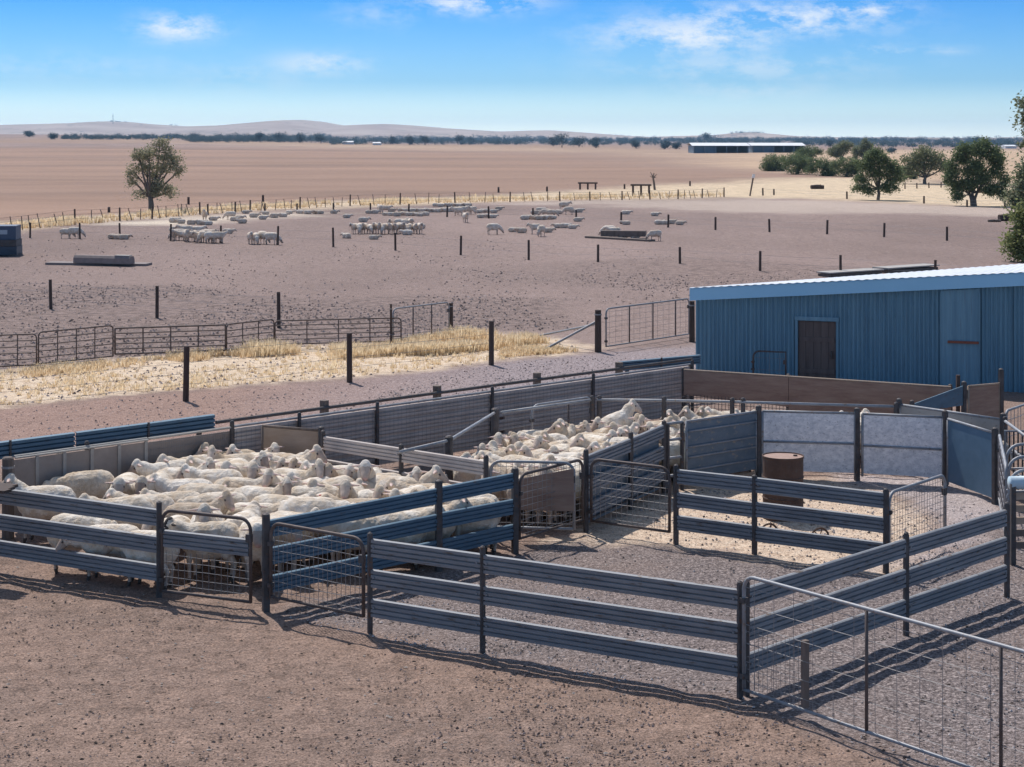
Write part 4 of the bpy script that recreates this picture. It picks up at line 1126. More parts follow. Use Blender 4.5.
REG = {
 'gravel': [(276, 613), (370, 636), (740, 701), (1000, 800), (1900, 1100), (2300, 600), (1500, 505), (1010, 506), (960, 556), (885, 574), (676, 546), (585, 532), (515, 553), (430, 575)],
 'straw_dirt': [(560, 540), (676, 546), (887, 576), (930, 552), (940, 520), (890, 492), (840, 480), (757, 474), (690, 482), (640, 505)],
 'pale_gravel': [(870, 570), (960, 552), (1010, 520), (1000, 495), (940, 478), (850, 474), (840, 480), (890, 492), (935, 520), (925, 550)],
 'road': [(-500, 540), (-500, 418), (-100, 414), (0, 409), (130, 396), (250, 386), (350, 380), (440, 370), (500, 362), (590, 353), (690, 346), (760, 340), (760, 380), (690, 372), (560, 392), (420, 410), (300, 424), (0, 470)],
 'grass': [(-500, 424), (-500, 386), (-60, 376), (0, 371), (60, 364), (110, 359.5), (160, 356), (225, 353), (280, 347), (330, 345), (390, 344), (420, 338), (450, 334), (500, 333), (545, 338), (594, 346), (590, 351), (545, 356), (500, 360), (440, 368.5), (350, 377), (250, 384), (120, 394), (0, 407), (-100, 412)],
 'tilled': [(-500, 380), (-500, 285), (0, 287), (160, 285), (300, 300), (420, 296), (560, 300), (560, 330), (450, 330), (390, 342), (225, 351), (110, 358), (0, 369)],
 'dark_bank': [(440, 268), (540, 262), (640, 262), (760, 268), (860, 272), (860, 284), (760, 286), (620, 288), (500, 282)],
 'pale_strip': [(100, 226), (150, 222), (200, 218.5), (250, 215), (300, 213), (322, 212.5), (290, 217), (240, 221.5), (170, 226)],
 'pale_track': [(470, 204), (560, 202.5), (640, 201.5), (700, 199.8), (760, 199), (880, 203.5), (1024, 209), (1400, 214), (1400, 226), (1024, 217), (900, 214.5), (800, 213), (730, 212), (680, 211), (620, 207), (540, 205.5)],
 'gold_strip': [(-400, 262), (-100, 242), (0, 233), (75, 224), (150, 219.5), (250, 211.5), (350, 206.5), (455, 203), (560, 201), (640, 200.5), (724, 197), (800, 199), (900, 203), (1024, 208.5), (1500, 218), (1500, 196), (1024, 188), (950, 184), (870, 178), (800, 178), (740, 182), (690, 184.5), (640, 186), (580, 192), (455, 197.5), (350, 201), (250, 206), (150, 213.5), (75, 219), (0, 223), (-400, 246)],
 'brown_field': [(-900, 250), (-400, 245), (0, 222), (75, 218), (150, 212.5), (250, 205), (350, 200), (455, 196.5), (580, 191), (640, 186), (700, 183), (760, 180.5), (800, 177.5), (830, 176.5), (800, 173), (745, 171.5), (715, 168.5), (690, 165.5), (660, 158), (600, 153), (400, 149), (200, 147.5), (0, 147), (-900, 147)],
 'tan_field': [(640, 187), (700, 184), (800, 178), (1500, 196), (1900, 150), (1100, 149), (850, 150), (690, 153), (590, 150), (400, 146), (300, 144.5), (330, 148.5), (600, 152.5), (660, 158), (690, 166), (745, 172), (800, 174), (830, 177), (760, 181)],
 'far_brown': [(-900, 146.5), (0, 143), (300, 144.5), (560, 148.5), (690, 152), (690, 148), (500, 144.5), (300, 142.5), (0, 140), (-900, 140)],
 'far_pink': [(690, 150), (850, 155), (1100, 158), (1500, 158), (1500, 146), (1100, 146), (850, 147), (700, 147)],
}
for k_, poly in REG.items():
    at = me.attributes.new(k_, 'FLOAT', 'POINT'); at.data.foreach_set('value', np.clip(sdf(poly) / soft, -4, 4).astype(np.float32))
mat, nt, b = newmat('ground')
P_ = geo_pos(nt)
def mask(name, amp=1.6, sc=None):
    at = nd(nt, 'ShaderNodeAttribute', attribute_name=name)
    nn = noise_(nt, P_, sc or 1.3, 6, .7)
    v = math_(nt, 'ADD', at.outputs['Fac'], math_(nt, 'MULTIPLY', math_(nt, 'SUBTRACT', nn, .5), amp * 2))
    mr = nt.nodes.new('ShaderNodeMapRange'); mr.interpolation_type = 'SMOOTHSTEP'
    mr.inputs[1].default_value = -.7; mr.inputs[2].default_value = .7
    nt.links.new(v, mr.inputs[0]); return mr.outputs[0]
nA = noise_(nt, P_, .35, 5, .6)      # metres
nB = noise_(nt, P_, 3.2, 6, .68)     # hand-sized
nC = noise_(nt, P_, 16, 5, .7)       # clods
nD = noise_(nt, P_, 45, 3, .65)      # grit
nF = noise_(nt, scaled(nt, P_, (1, .35, 1)), .045, 6, .65)   # paddock patches
def var(c, dark, light, nz=None, lo=.34, hi=.66):
    return ramp(nt, nz if nz is not None else nB, [(lo, tuple(x * dark for x in c)), (.5, c), (hi, tuple(min(1, x * light) for x in c))])
DIRT = (.272, .197, .162)
base = var(DIRT, .72, 1.22)
base = mixc(nt, 1.0, base, ramp(nt, nA, [(.3, (.84, .85, .86)), (.7, (1.12, 1.08, 1.04))]), 'MULTIPLY')
# dung and grit, with the soil's small roughness shadows put into the dark specks
sp = ramp(nt, nC, [(.52, (0, 0, 0)), (.64, (1, 1, 1))])
base = mixc(nt, ramp(nt, noise_(nt, P_, 9, 5, .75), [(.50, (0, 0, 0)), (.66, (.6, .6, .6))]), base, (.36, .24, .185))
base = mixc(nt, math_(nt, 'MULTIPLY', sp, .6), base, (.10, .072, .058))
gr = ramp(nt, nD, [(.34, (.55, .54, .53)), (.5, (1, 1, 1)), (.68, (1.5, 1.48, 1.46))])
# paddock: finer, mauve brown
pad = var((.285, .212, .188), .80, 1.2, nF, .35, .65)
far = nt.nodes.new('ShaderNodeMapRange'); sx = nd(nt, 'ShaderNodeSeparateXYZ'); nt.links.new(P_, sx.inputs[0])
nt.links.new(math_(nt, 'ADD', sx.outputs[1], math_(nt, 'MULTIPLY', nA, 8)), far.inputs[0]); far.inputs[1].default_value = 36; far.inputs[2].default_value = 48
padc = mixc(nt, math_(nt, 'MULTIPLY', ramp(nt, noise_(nt, scaled(nt, P_, (1, .3, 1)), 4.0, 5, .75), [(.50, (0, 0, 0)), (.66, (1, 1, 1))]), .5), pad, (.14, .105, .09))
padc = mixc(nt, math_(nt, 'MULTIPLY', ramp(nt, noise_(nt, scaled(nt, P_, (1, .3, 1)), 6.0, 4, .75), [(.58, (0, 0, 0)), (.70, (1, 1, 1))]), .5), padc, (.50, .41, .37))
col = mixc(nt, far.outputs[0], base, padc)
til = mixc(nt, ramp(nt, noise_(nt, P_, 3.0, 6, .75), [(.42, (0, 0, 0)), (.62, (1, 1, 1))]), (.30, .225, .20), (.135, .102, .09))
col = mixc(nt, mask('tilled', 1.4, .3), col, til)
col = mixc(nt, math_(nt, 'MULTIPLY', mask('dark_bank', 2.0, .25), .6), col, til)
grv = ramp(nt, noise_(nt, P_, 22, 5, .8), [(.34, (.06, .05, .05)), (.5, (.19, .158, .153)), (.66, (.48, .41, .39))])
grv = mixc(nt, ramp(nt, nA, [(.45, (0, 0, 0)), (.72, (.45, .45, .45))]), grv, DIRT)
col = mixc(nt, mask('gravel', 1.2), col, grv)
st = ramp(nt, noise_(nt, P_, 9, 6, .7), [(.32, (.42, .30, .22)), (.5, (.62, .485, .37)), (.68, (.76, .63, .50))])
col = mixc(nt, mask('straw_dirt', 1.6, .9), col, st)
pg = ramp(nt, noise_(nt, P_, 14, 6, .8), [(.32, (.24, .20, .195)), (.5, (.40, .34, .33)), (.66, (.60, .53, .51))])
col = mixc(nt, mask('pale_gravel', 1.6, .9), col, pg)
rl = nt.nodes.new('ShaderNodeMapRange'); nt.links.new(sx.outputs[0], rl.inputs[0]); rl.inputs[1].default_value = -6; rl.inputs[2].default_value = 0
rdA = ramp(nt, noise_(nt, P_, 12, 6, .75), [(.3, (.22, .145, .12)), (.5, (.335, .225, .185)), (.68, (.42, .30, .25))])
rdB = ramp(nt, noise_(nt, P_, 12, 6, .78), [(.32, (.15, .125, .13)), (.5, (.31, .255, .258)), (.66, (.50, .43, .43))])
col = mixc(nt, mask('road', 1.3), col, mixc(nt, rl.outputs[0], rdA, rdB))
gs = ramp(nt, noise_(nt, P_, 4.5, 7, .75), [(.30, (.40, .29, .21)), (.48, (.66, .52, .38)), (.66, (.80, .68, .53))])
col = mixc(nt, mask('grass', 1.4), col, gs)
col = mixc(nt, mask('pale_strip', 1.2, .2), col, (.62, .53, .43))
col = mixc(nt, math_(nt, 'MULTIPLY', mask('pale_track', 1.8, .12), .75), col, var((.50, .41, .345), .85, 1.1, nF))
bf = var((.315, .212, .16), .86, 1.10, noise_(nt, scaled(nt, P_, (.25, 1, 1)), .05, 6, .7), .36, .64)
bf = mixc(nt, 1.0, bf, ramp(nt, noise_(nt, scaled(nt, P_, (.06, 1, 1)), .012, 3, .5), [(.35, (.88, .89, .91)), (.65, (1.12, 1.09, 1.06))]), 'MULTIPLY')
col = mixc(nt, mask('far_brown', .5, .01), col, (.34, .225, .15))
col = mixc(nt, mask('far_pink', .5, .01), col, (.30, .21, .17))
tn = var((.50, .36, .245), .84, 1.14, noise_(nt, scaled(nt, P_, (.3, 1, 1)), .04, 6, .7), .36, .64)
col = mixc(nt, mask('tan_field', .9, .05), col, tn)
col = mixc(nt, mask('brown_field', .7, .06), col, bf)
gd = var((.62, .49, .34), .7, 1.2, noise_(nt, P_, .8, 7, .75), .34, .66)
col = mixc(nt, mask('gold_strip', .9, .25), col, gd)
col = mixc(nt, 1.0, col, gr, 'MULTIPLY')
nt.links.new(col, b.inputs['Base Color']); b.inputs['Roughness'].default_value = .95; b.inputs['Specular IOR Level'].default_value = .12
hh = math_(nt, 'ADD', math_(nt, 'MULTIPLY', nB, .055), math_(nt, 'ADD', math_(nt, 'MULTIPLY', nC, .028), math_(nt, 'MULTIPLY', nD, .010)))
bump_(nt, b, hh, .9, 1.15)
me.materials.append(mat)
go = bpy.data.objects.new('ground', me); COL.objects.link(go); tag(go, kind='structure')

# ------------------------------------------------------------------ dry grass (real blades)
def blades(name, label, cat, areas, n, hmin, hmax, seed, wid=.012, lean=.5):
    rng = random.Random(seed); m = MB(); tone = []
    for poly, share, hs in areas:
        xs_ = [p[0] for p in poly]; ys_ = [p[1] for p in poly]; done = 0; tries = 0
        while done < n * share and tries < n * 30:
            tries += 1
            px, py = rng.uniform(min(xs_), max(xs_)), rng.uniform(min(ys_), max(ys_))
            ins = False
            for (ax, ay), (bx, by) in zip(poly, poly[1:] + poly[:1]):
                if (ay > py) != (by > py) and px < ax + (py - ay) / (by - ay) * (bx - ax): ins = not ins
            if not ins: continue
            q = G(px, py)
            dn = mn.noise(Vector((q.x * .8, q.y * .5, seed))) * .6 + mn.noise(Vector((q.x * .25, q.y * .2, seed + 5))) * .5
            if dn < rng.uniform(-.35, .35): continue
            done += 1; hh_ = rng.uniform(hmin, hmax) * hs * (1 + max(0, dn)); bt = min(1, max(0, .5 + dn * .6))
            for _ in range(7):
                a = rng.uniform(0, 6.283); o = Vector((math.cos(a), math.sin(a), 0)); r0 = rng.uniform(0, .07)
                s_ = Vector((-o.y, o.x, 0)) * wid * rng.uniform(.7, 1.5)
                p0 = q + o * r0 - Vector((0, 0, .02)); p1 = q + o * (r0 + hh_ * lean * .35) + Vector((0, 0, hh_ * rng.uniform(.5, .7))); p2 = q + o * (r0 + hh_ * lean * rng.uniform(.5, 1.1)) + Vector((0, 0, hh_ * rng.uniform(.7, 1.1)))
                m.poly([p0 - s_, p0 + s_, p1 + s_ * .7, p1 - s_ * .7]); m.poly([p1 - s_ * .7, p1 + s_ * .7, p2])
                tv = min(1, max(0, bt + rng.uniform(-.35, .35))); tone += [tv, tv]
    return tag(m.build(name, M['straw'], tone=tone, origin=(0, 40, 0)), label, cat, None, 'stuff')
blades('dry_grass', 'strip of dry golden grass between the panels and the road', 'grass', [
    (REG['grass'][2:-1], .16, .45), ([(20, 372), (110, 362), (225, 355), (230, 360), (120, 368), (30, 378)], .05, .7),
    ([(165, 357), (230, 354), (300, 350), (300, 355), (180, 362)], .05, 1.1), ([(245, 352), (290, 349), (290, 354), (250, 357)], .012, 1.6), ([(390, 346), (450, 336), (505, 334), (550, 343), (500, 350), (430, 356), (380, 356)], .15, 1.25), ([(330, 350), (400, 346), (440, 352), (340, 360)], .07, 1.1), ([(500, 350), (590, 347), (580, 352), (500, 358)], .05, .7)], 9000, .10, .24, 21, wid=.009)
blades('fence_grass', 'dry grass growing along the old dropper fence', 'grass', [([(-30, 237), (0, 232), (150, 218.5), (300, 207.5), (500, 201.5), (724, 197), (724, 194), (500, 198), (300, 203.5), (150, 214), (0, 226), (-30, 232)], 1.0, 1.0)], 1500, .2, .42, 23, wid=.022)
m = MB(); rng = random.Random(77); 
for _ in range(3200):
    px = rng.uniform(-40, 1060); py = rng.uniform(556, 790)
    q = G(px, py)
    if px > 420 and rng.random() < .35: continue
    r = rng.choice((.005, .006, .008, .009, .011, .015)); c = q + Vector((0, 0, r * .2))
    n0 = len(m.v); a0 = rng.uniform(0, 3); rx, ry, rz_ = r * rng.uniform(.8, 2.0), r * rng.uniform(.7, 1.2), r * rng.uniform(.5, .9)
    vs = [(math.cos(a0 + k * 1.2566) * rx, math.sin(a0 + k * 1.2566) * ry, rng.uniform(-.1, .15) * r) for k in range(5)]
    m.v += [tuple(c + Vector(v)) for v in vs] + [tuple(c + Vector((0, 0, rz_)))]
    for k in range(5): m.f.append((n0 + k, n0 + (k + 1) % 5, n0 + 5)); m.m.append(0 if rng.random() < 1 else 1)
mi = 0
for i in range(0, len(m.m), 5):
    mi = 1 if rng.random() < .22 else 0
    for k in range(5): m.m[i + k] = mi
M['dung'] = simple('dung_pellet', (.035, .025, .02), (.09, .065, .05), 30, .95)
M['pebble'] = simple('pale_pebble', (.30, .25, .21), (.46, .42, .38), 30, .9)
tag(m.build('dung_and_pebbles', [M['dung'], M['pebble']], origin=(0, 18, 0)), 'dark dung pellets and pale pebbles scattered over the foreground dirt', 'ground litter', None, 'stuff')


def clods(name, label, regions, seed, dark, pale, cat='ground litter'):
    """loose clods and stones: small faceted lumps lying on the soil"""
    rng = random.Random(seed); m = MB(); tone = []
    for poly, n, r0, r1 in regions:
        xs_ = [p[0] for p in poly]; ys_ = [p[1] for p in poly]; k = 0
        while k < n:
            py = rng.uniform(min(ys_), max(ys_)); px = rng.uniform(max(-60, min(xs_)), min(1080, max(xs_)))
            if not inside_px(px, py, poly): k += .1; continue
            q = G(px, py)
            if mn.noise(Vector((q.x * .22, q.y * .14, seed))) * 1.6 < rng.uniform(-.6, .6): k += .05; continue
            k += 1; r = r0 + (r1 - r0) * rng.random() ** 2.2; a0 = rng.uniform(0, 3); tv = rng.random()
            n0 = len(m.v); hh_ = r * rng.uniform(.6, 1.1)
            m.v += [(q.x + math.cos(a0 + j * 1.2566) * r * rng.uniform(.8, 1.4), q.y + math.sin(a0 + j * 1.2566) * r * rng.uniform(.7, 1.2), q.z - r * .15) for j in range(5)]
            m.v += [(q.x + rng.uniform(-.4, .4) * r, q.y + rng.uniform(-.4, .4) * r, q.z + hh_)]
            for j in range(5): m.f.append((n0 + j, n0 + (j + 1) % 5, n0 + 5)); m.m.append(0); tone.append(tv)
    mt, nt, b = newmat(name); at = nd(nt, 'ShaderNodeAttribute', attribute_name='tone')
    nt.links.new(ramp(nt, at.outputs['Fac'], [(0, dark), (.55, tuple((x + y) / 2 for x, y in zip(dark, pale))), (1, pale)]), b.inputs['Base Color']); b.inputs['Roughness'].default_value = .95; b.inputs['Specular IOR Level'].default_value = .1
    return tag(m.build(name, mt, tone=tone, origin=(0, 20, 0)), label, cat, None, 'stuff')
def inside_px(px, py, poly):
    r = False
    for (ax, ay), (bx, by) in zip(poly, poly[1:] + poly[:1]):
        if (ay > py) != (by > py) and px < ax + (py - ay) / (by - ay) * (bx - ax): r = not r
    return r
clods('soil_clods', 'rough brown clods on the tilled ground behind the panels', [
    ([(-60, 374), (-60, 280), (160, 282), (300, 294), (560, 298), (600, 330), (450, 332), (390, 342), (225, 352), (110, 358)], 9500, .012, .06),
    ([(-60, 283), (-60, 235), (400, 235), (700, 245), (700, 300), (300, 296)], 2200, .015, .06), ([(440, 270), (540, 262), (640, 262), (760, 268), (900, 274), (860, 286), (620, 290), (500, 284)], 1700, .012, .05),
    ([(600, 330), (560, 300), (690, 280), (690, 300), (604, 312)], 400, .015, .05)], 61, (.17, .125, .108), (.42, .335, .30))
clods('road_stones', 'small stones strewn over the gravel road', [
    ([(300, 422), (420, 380), (500, 364), (600, 354), (690, 346), (690, 362), (560, 384), (420, 404)], 3800, .008, .028), ([(-60, 440), (-60, 416), (130, 398), (300, 386), (420, 378), (300, 418), (0, 445)], 1000, .008, .028), (REG['grass'], 1500, .015, .05)], 62, (.16, .12, .11), (.50, .42, .39))
clods('yard_gravel', 'loose pale and dark gravel in the yards', [
    ([(280, 616), (370, 638), (740, 703), (1000, 800), (1080, 820), (1080, 560), (1010, 510), (885, 576), (676, 548), (585, 535), (515, 556)], 11000, .005, .017), ([(585, 530), (690, 486), (757, 478), (945, 488), (990, 510), (960, 556), (887, 574), (676, 545)], 2600, .006, .022)], 63, (.07, .06, .06), (.58, .52, .50))
clods('dirt_crumbs', 'crumbs of brown dirt over the foreground', [([(-40, 560), (160, 602), (265, 616), (370, 640), (740, 705), (960, 780), (960, 800), (-40, 800)], 9000, .005, .017)], 64, (.13, .09, .072), (.46, .35, .30))
# ------------------------------------------------------------------ sheep
def seg_tube(m, p0, p1, r0, r1, flat=None, n=12):
    """a tapered limb with round ends; flat squeezes it along one axis"""
    p0, p1 = Vector(p0), Vector(p1); d = (p1 - p0); L = d.length; d = d / L
    up = Vector((0, 0, 1)) if abs(d.z) < .9 else Vector((1, 0, 0))
    a = (up - d * up.dot(d)).normalized(); b = d.cross(a)
    ka, kb = flat or (1, 1)
    rows = []
    for t in (-1, -.8, -.45, 0):
        r = r0 * math.sqrt(max(0.0004, 1 - t * t)); rows.append((p0 + d * t * r0, r))
    rows.append((p0.lerp(p1, .5), (r0 + r1) / 2))
    for t in (0, .45, .8, 1):
        r = r1 * math.sqrt(max(0.0004, 1 - t * t)); rows.append((p1 + d * t * r1, r))
    m.grid([[c + (a * math.cos(2 * math.pi * k / n) * ka + b * math.sin(2 * math.pi * k / n) * kb) * r for k in range(n)] for c, r in rows], True)
    base = len(m.v) - n * len(rows)
    m.f.append(tuple(base + k for k in reversed(range(n)))); m.m.append(0)
    e = len(m.v) - n; m.f.append(tuple(e + k for k in range(n))); m.m.append(0)

def sheep_mesh(name, pose, voxel, black=False):
    neck, yaw = pose[0], R(pose[1]); lie = neck == 'lie'; rear = neck == 'rear'
    m = MB(); segs = []          # (p0, p1, radius, material)
    def add(p0, p1, r0, r1, mi, flat=None):
        p0, p1 = Vector(p0), Vector(p1)
        if rear and mi != 9:
            piv = Vector((-.30, 0, .42)); rm = Matrix.Rotation(R(-19), 3, 'Y')
            if not (mi in (2, 5) and p0.x < 0) and not (p0.x < -.15 and p0.z < .45):
                p0 = piv + rm @ (p0 - piv); p1 = piv + rm @ (p1 - piv)
        seg_tube(m, p0, p1, r0, r1, flat); segs.append((p0, p1, (r0 + r1) / 2, mi)); return p0, p1
    dz = -.30 if lie else 0.0
    # trunk: rings blended along the spine
    prof = [(-.48, .52, .06, .07), (-.455, .52, .125, .145), (-.38, .53, .18, .205), (-.26, .535, .205, .23), (-.10, .53, .215, .24), (.06, .525, .215, .24), (.20, .525, .20, .23), (.31, .53, .165, .20), (.39, .545, .12, .155), (.44, .56, .06, .07)]
    rows = []
    piv = Vector((-.30, 0, .42)); rm = Matrix.Rotation(R(-19), 3, 'Y')
    for x, z, ry, rz in prof:
        ring = []
        for k in range(18):
            a = 2 * math.pi * k / 18; s_, c_ = math.sin(a), math.cos(a)
            kk = 1.0 if s_ < 0 else .93
            p = Vector((x, ry * c_ * (1 + .06 * (s_ < 0)), z + dz + rz * s_ * kk))
            if rear: p = piv + rm @ (p - piv)
            ring.append(p)
        rows.append(ring)
    m.grid(rows, True); base = len(m.v) - 18 * len(rows)
    m.f.append(tuple(base + k for k in reversed(range(18)))); m.m.append(0); m.f.append(tuple(len(m.v) - 18 + k for k in range(18))); m.m.append(0)
    s0, s1 = Vector((-.3, 0, .54 + dz)), Vector((.3, 0, .53 + dz))
    if rear: s0, s1 = piv + rm @ (s0 - piv), piv + rm @ (s1 - piv)
    segs.append((s0, s1, .19, 0))
    # neck and head
    cy, sy = math.cos(yaw), math.sin(yaw)
    if neck == 'lie': poll = Vector((.53 + .05 * cy, .10 * sy, .66 + dz)); pitch = R(-38); r1 = .078
    elif neck in ('up', 'rear'): poll = Vector((.47 + .06 * cy, .07 * sy, .81 + dz)); pitch = R(-34); r1 = .09
    elif neck == 'lvl': poll = Vector((.54 + .04 * cy, .09 * sy, .72)); pitch = R(-40); r1 = .092
    elif neck == 'low': poll = Vector((.58 + .04 * cy, .10 * sy, .56)); pitch = R(-48); r1 = .08
    else: poll = Vector((.60, .05 * sy, .30)); pitch = R(-62); r1 = .08
    nb = Vector((.30, 0, .60 + dz)); mid = nb.lerp(poll, .55) + Vector((.02, 0, -.01))
    if rear:
        nb = piv + rm @ (nb - piv); poll = nb + Vector((.15, .04 * sy, .20)); mid = nb.lerp(poll, .5)
    keep = rear; 
    def raw(p0, p1, r0, r1_, mi, flat=None):
        seg_tube(m, p0, p1, r0, r1_, flat); segs.append((Vector(p0), Vector(p1), (r0 + r1_) / 2, mi))
    raw(nb - Vector((.03, 0, .05)), mid, .16, .125, 0); raw(mid, poll - Vector((.01, 0, .02)), .125, r1, 0)
    f = Vector((math.cos(pitch) * cy, math.cos(pitch) * sy, math.sin(pitch)))
    side = Vector((-sy, cy, 0)); upv = side.cross(f) * -1
    if upv.z < 0: upv = -upv
    fm = 6 if black else 1
    raw(poll + f * .0, poll + f * .09, .088, .076, fm); raw(poll + f * .08, poll + f * .185, .074, .055, fm); raw(poll + f * .185, poll + f * .205, .054, .048, fm if black else 3)
    raw(poll - f * .02 + upv * .03, poll + f * .025 + upv * .034, .068, .062, 0 if not black else 6)
    eyes = []
    for s_ in (-1, 1):
        e0 = poll + side * s_ * .07 + upv * .022 - f * .005; e1 = e0 + side * s_ * .115 - Vector((0, 0, .018)) - f * .02
        seg_tube(m, e0, e1, .034, .018, (.55, 1.15), 8); segs.append((e0, e1, .022, 6 if black else 4))
        eyes.append(poll + f * .075 + side * s_ * .071 + upv * .030)
        seg_tube(m, eyes[-1] - side * s_ * .012, eyes[-1], .015, .012, None, 8)
    # legs
    if lie:
        for s_ in (-1, 1):
            add((.24, s_ * .12, .16), (.30, s_ * .16, .06), .075, .05, 0); add((.30, s_ * .16, .045), (.12, s_ * .18, .035), .036, .03, 2)
            add((-.28, s_ * .13, .18), (-.20, s_ * .19, .09), .12, .08, 0); add((-.18, s_ * .2, .05), (-.34, s_ * .21, .04), .04, .03, 2)
    else:
        for s_ in (-1, 1):
            j = .03 * s_
            if rear:
                add((.27, s_ * .085, .42), (.40, s_ * .085, .30), .075, .045, 0); add((.40, s_ * .085, .30), (.40, s_ * .085, .12), .036, .028, 2)
            else:
                add((.26, s_ * .09, .46), (.255 + j, s_ * .085, .27), .085, .042, 0); add((.255 + j, s_ * .085, .27), (.25 + j, s_ * .085, .07), .034, .026, 2); add((.25 + j, s_ * .085, .06), (.262 + j, s_ * .085, .022), .030, .030, 5)
            add((-.30, s_ * .10, .50), (-.25 - j, s_ * .115, .37), .125, .085, 0); add((-.25 - j, s_ * .115, .37), (-.37 - j, s_ * .105, .245), .07, .036, 0)
            add((-.37 - j, s_ * .105, .245), (-.345 - j, s_ * .10, .07), .033, .025, 2); add((-.345 - j, s_ * .10, .06), (-.33 - j, s_ * .10, .022), .030, .030, 5)
    add((-.44, 0, .58 + dz), (-.49, 0, .50 + dz), .04, .028, 0)
    me = bpy.data.meshes.new(name + '_src'); me.from_pydata([tuple(p) for p in m.v], [], m.f); me.update()
    o = bpy.data.objects.new(name + '_src', me); COL.objects.link(o)
    md = o.modifiers.new('r', 'REMESH'); md.mode = 'VOXEL'; md.voxel_size = voxel; md.use_smooth_shade = True
    sm = o.modifiers.new('s', 'SMOOTH'); sm.factor = .5; sm.iterations = 3 if voxel < .02 else 1
    dg_ = bpy.context.evaluated_depsgraph_get(); dg_.update()
    out = bpy.data.meshes.new_from_object(o.evaluated_get(dg_), depsgraph=dg_)
    out.name = name; bpy.data.objects.remove(o); bpy.data.meshes.remove(me)
    n = len(out.vertices); co = np.zeros(n * 3, np.float32); out.vertices.foreach_get('co', co); co = co.reshape(-1, 3)
    # a little lumpiness in the fleece
    cen = np.zeros(len(out.polygons) * 3, np.float32); out.polygons.foreach_get('center', cen); cen = cen.reshape(-1, 3)
    best = np.full(len(cen), 1e9); mi = np.zeros(len(cen), np.int32)
    for p0, p1, r, k in segs:
        a = np.array(p0); e = np.array(p1) - a; t = np.clip(((cen - a) @ e) / (e @ e), 0, 1)
        d = np.linalg.norm(cen - a - t[:, None] * e, axis=1) / r - 1.0
        d = d * r
        if k in (4,): d -= .012
        w = d < best; best[w] = d[w]; mi[w] = k
    for e in eyes:
        w = np.linalg.norm(cen - np.array(e), axis=1) < .016; mi[w] = 7
    out.materials.clear()
    for k in ('wool', 'face', 'shank', 'muzzle', 'ear', 'hoof', 'black_wool', 'eye'): out.materials.append(M[k])
    out.polygons.foreach_set('material_index', mi); out.polygons.foreach_set('use_smooth', [True] * len(mi))
    nr = np.zeros(n * 3, np.float32); out.vertex_normals.foreach_get('vector', nr); nr = nr.reshape(-1, 3)
    q = np.array([mn.noise(v * 9) * .010 + mn.noise(v * 22) * .005 for v in map(Vector, co.tolist())], np.float32)
    q *= (np.where(co[:, 2] > .3 + dz, 1, 1 if lie else .2) * np.where(co[:, 0] > .5, .3, 1)).astype(np.float32)
    out.vertices.foreach_set('co', (co + nr * q[:, None]).ravel())
    out.update()
    return out
POSES = {'up': ('up', 0), 'upL': ('up', 62), 'upR': ('up', -62), 'lvl': ('lvl', 0), 'lvlL': ('lvl', 40), 'lvlR': ('lvl', -40), 'low': ('low', 15), 'gra': ('gra', 10), 'lie': ('lie', 25), 'rear': ('rear', -25)}
HI = {k: sheep_mesh('sheep', v, .0145) for k, v in POSES.items() if k not in ('gra', 'lie')}
HI['blk'] = sheep_mesh('sheep', ('lvl', 35), .0145, True)
LO = {k: sheep_mesh('sheep', POSES[k], .026) for k in ('up', 'upL', 'upR', 'lvl', 'gra', 'lie')}
for q in LO.values(): q.materials[0] = M['wool_far']
def put_sheep(mesh, x, y, z, head, sc, label, group):
    o = bpy.data.objects.new('sheep', mesh); COL.objects.link(o)
    o.location = (x, y, z); o.rotation_euler = (0, 0, R(head)); near = group.endswith('pen') or 'panels' in group
    o.scale = (sc * (rnd.uniform(.76, .86) if near else .95), sc * rnd.uniform(.93, 1.04), sc * rnd.uniform(.93, 1.04))
    return tag(o, label, 'sheep', group)
def relax(items, poly, fixed_w=.25, it=60, rad=.185, hl=.27):
    """items: [x, y, heading, ...]; push bodies apart until they only touch"""
    for _ in range(it):
        for i in range(len(items)):
            for j in range(i + 1, len(items)):
                A, B = items[i], items[j]
                if (A[0] - B[0]) ** 2 + (A[1] - B[1]) ** 2 > 1.1: continue
                best = None
                for sa in (-1, 0, 1):
                    for sb in (-1, 0, 1):
                        ax, ay = A[0] + sa * hl * math.cos(R(A[2])), A[1] + sa * hl * math.sin(R(A[2])); bx, by = B[0] + sb * hl * math.cos(R(B[2])), B[1] + sb * hl * math.sin(R(B[2]))
                        d = math.hypot(ax - bx, ay - by)
                        if best is None or d < best[0]: best = (d, ax - bx, ay - by)
                d, dx, dy = best
                if d < 2 * rad:
                    k = (2 * rad - d) * .25 / max(d, .02)
                    if d < .02: dx, dy = .02, .01
                    A[0] += dx * k; A[1] += dy * k; B[0] -= dx * k; B[1] -= dy * k
        for A in items:
            for s_ in (-1, 1):
                hx, hy = A[0] + s_ * hl * math.cos(R(A[2])), A[1] + s_ * hl * math.sin(R(A[2]))
                for (ax, ay), (bx, by) in zip(poly, poly[1:] + poly[:1]):     # anticlockwise outline
                    ex, ey = bx - ax, by - ay; L = math.hypot(ex, ey); d = (ex * (hy - ay) - ey * (hx - ax)) / L
                    if d < rad + .04 and -.3 < ((hx - ax) * ex + (hy - ay) * ey) / L < L + .3:
                        k = (rad + .04 - d) * .5; A[0] -= ey / L * k; A[1] += ex / L * k
def inside(x, y, poly):
    r = False
    for (ax, ay), (bx, by) in zip(poly, poly[1:] + poly[:1]):
        if (ay > y) != (by > y) and x < ax + (y - ay) / (by - ay) * (bx - ax): r = not r
    return r
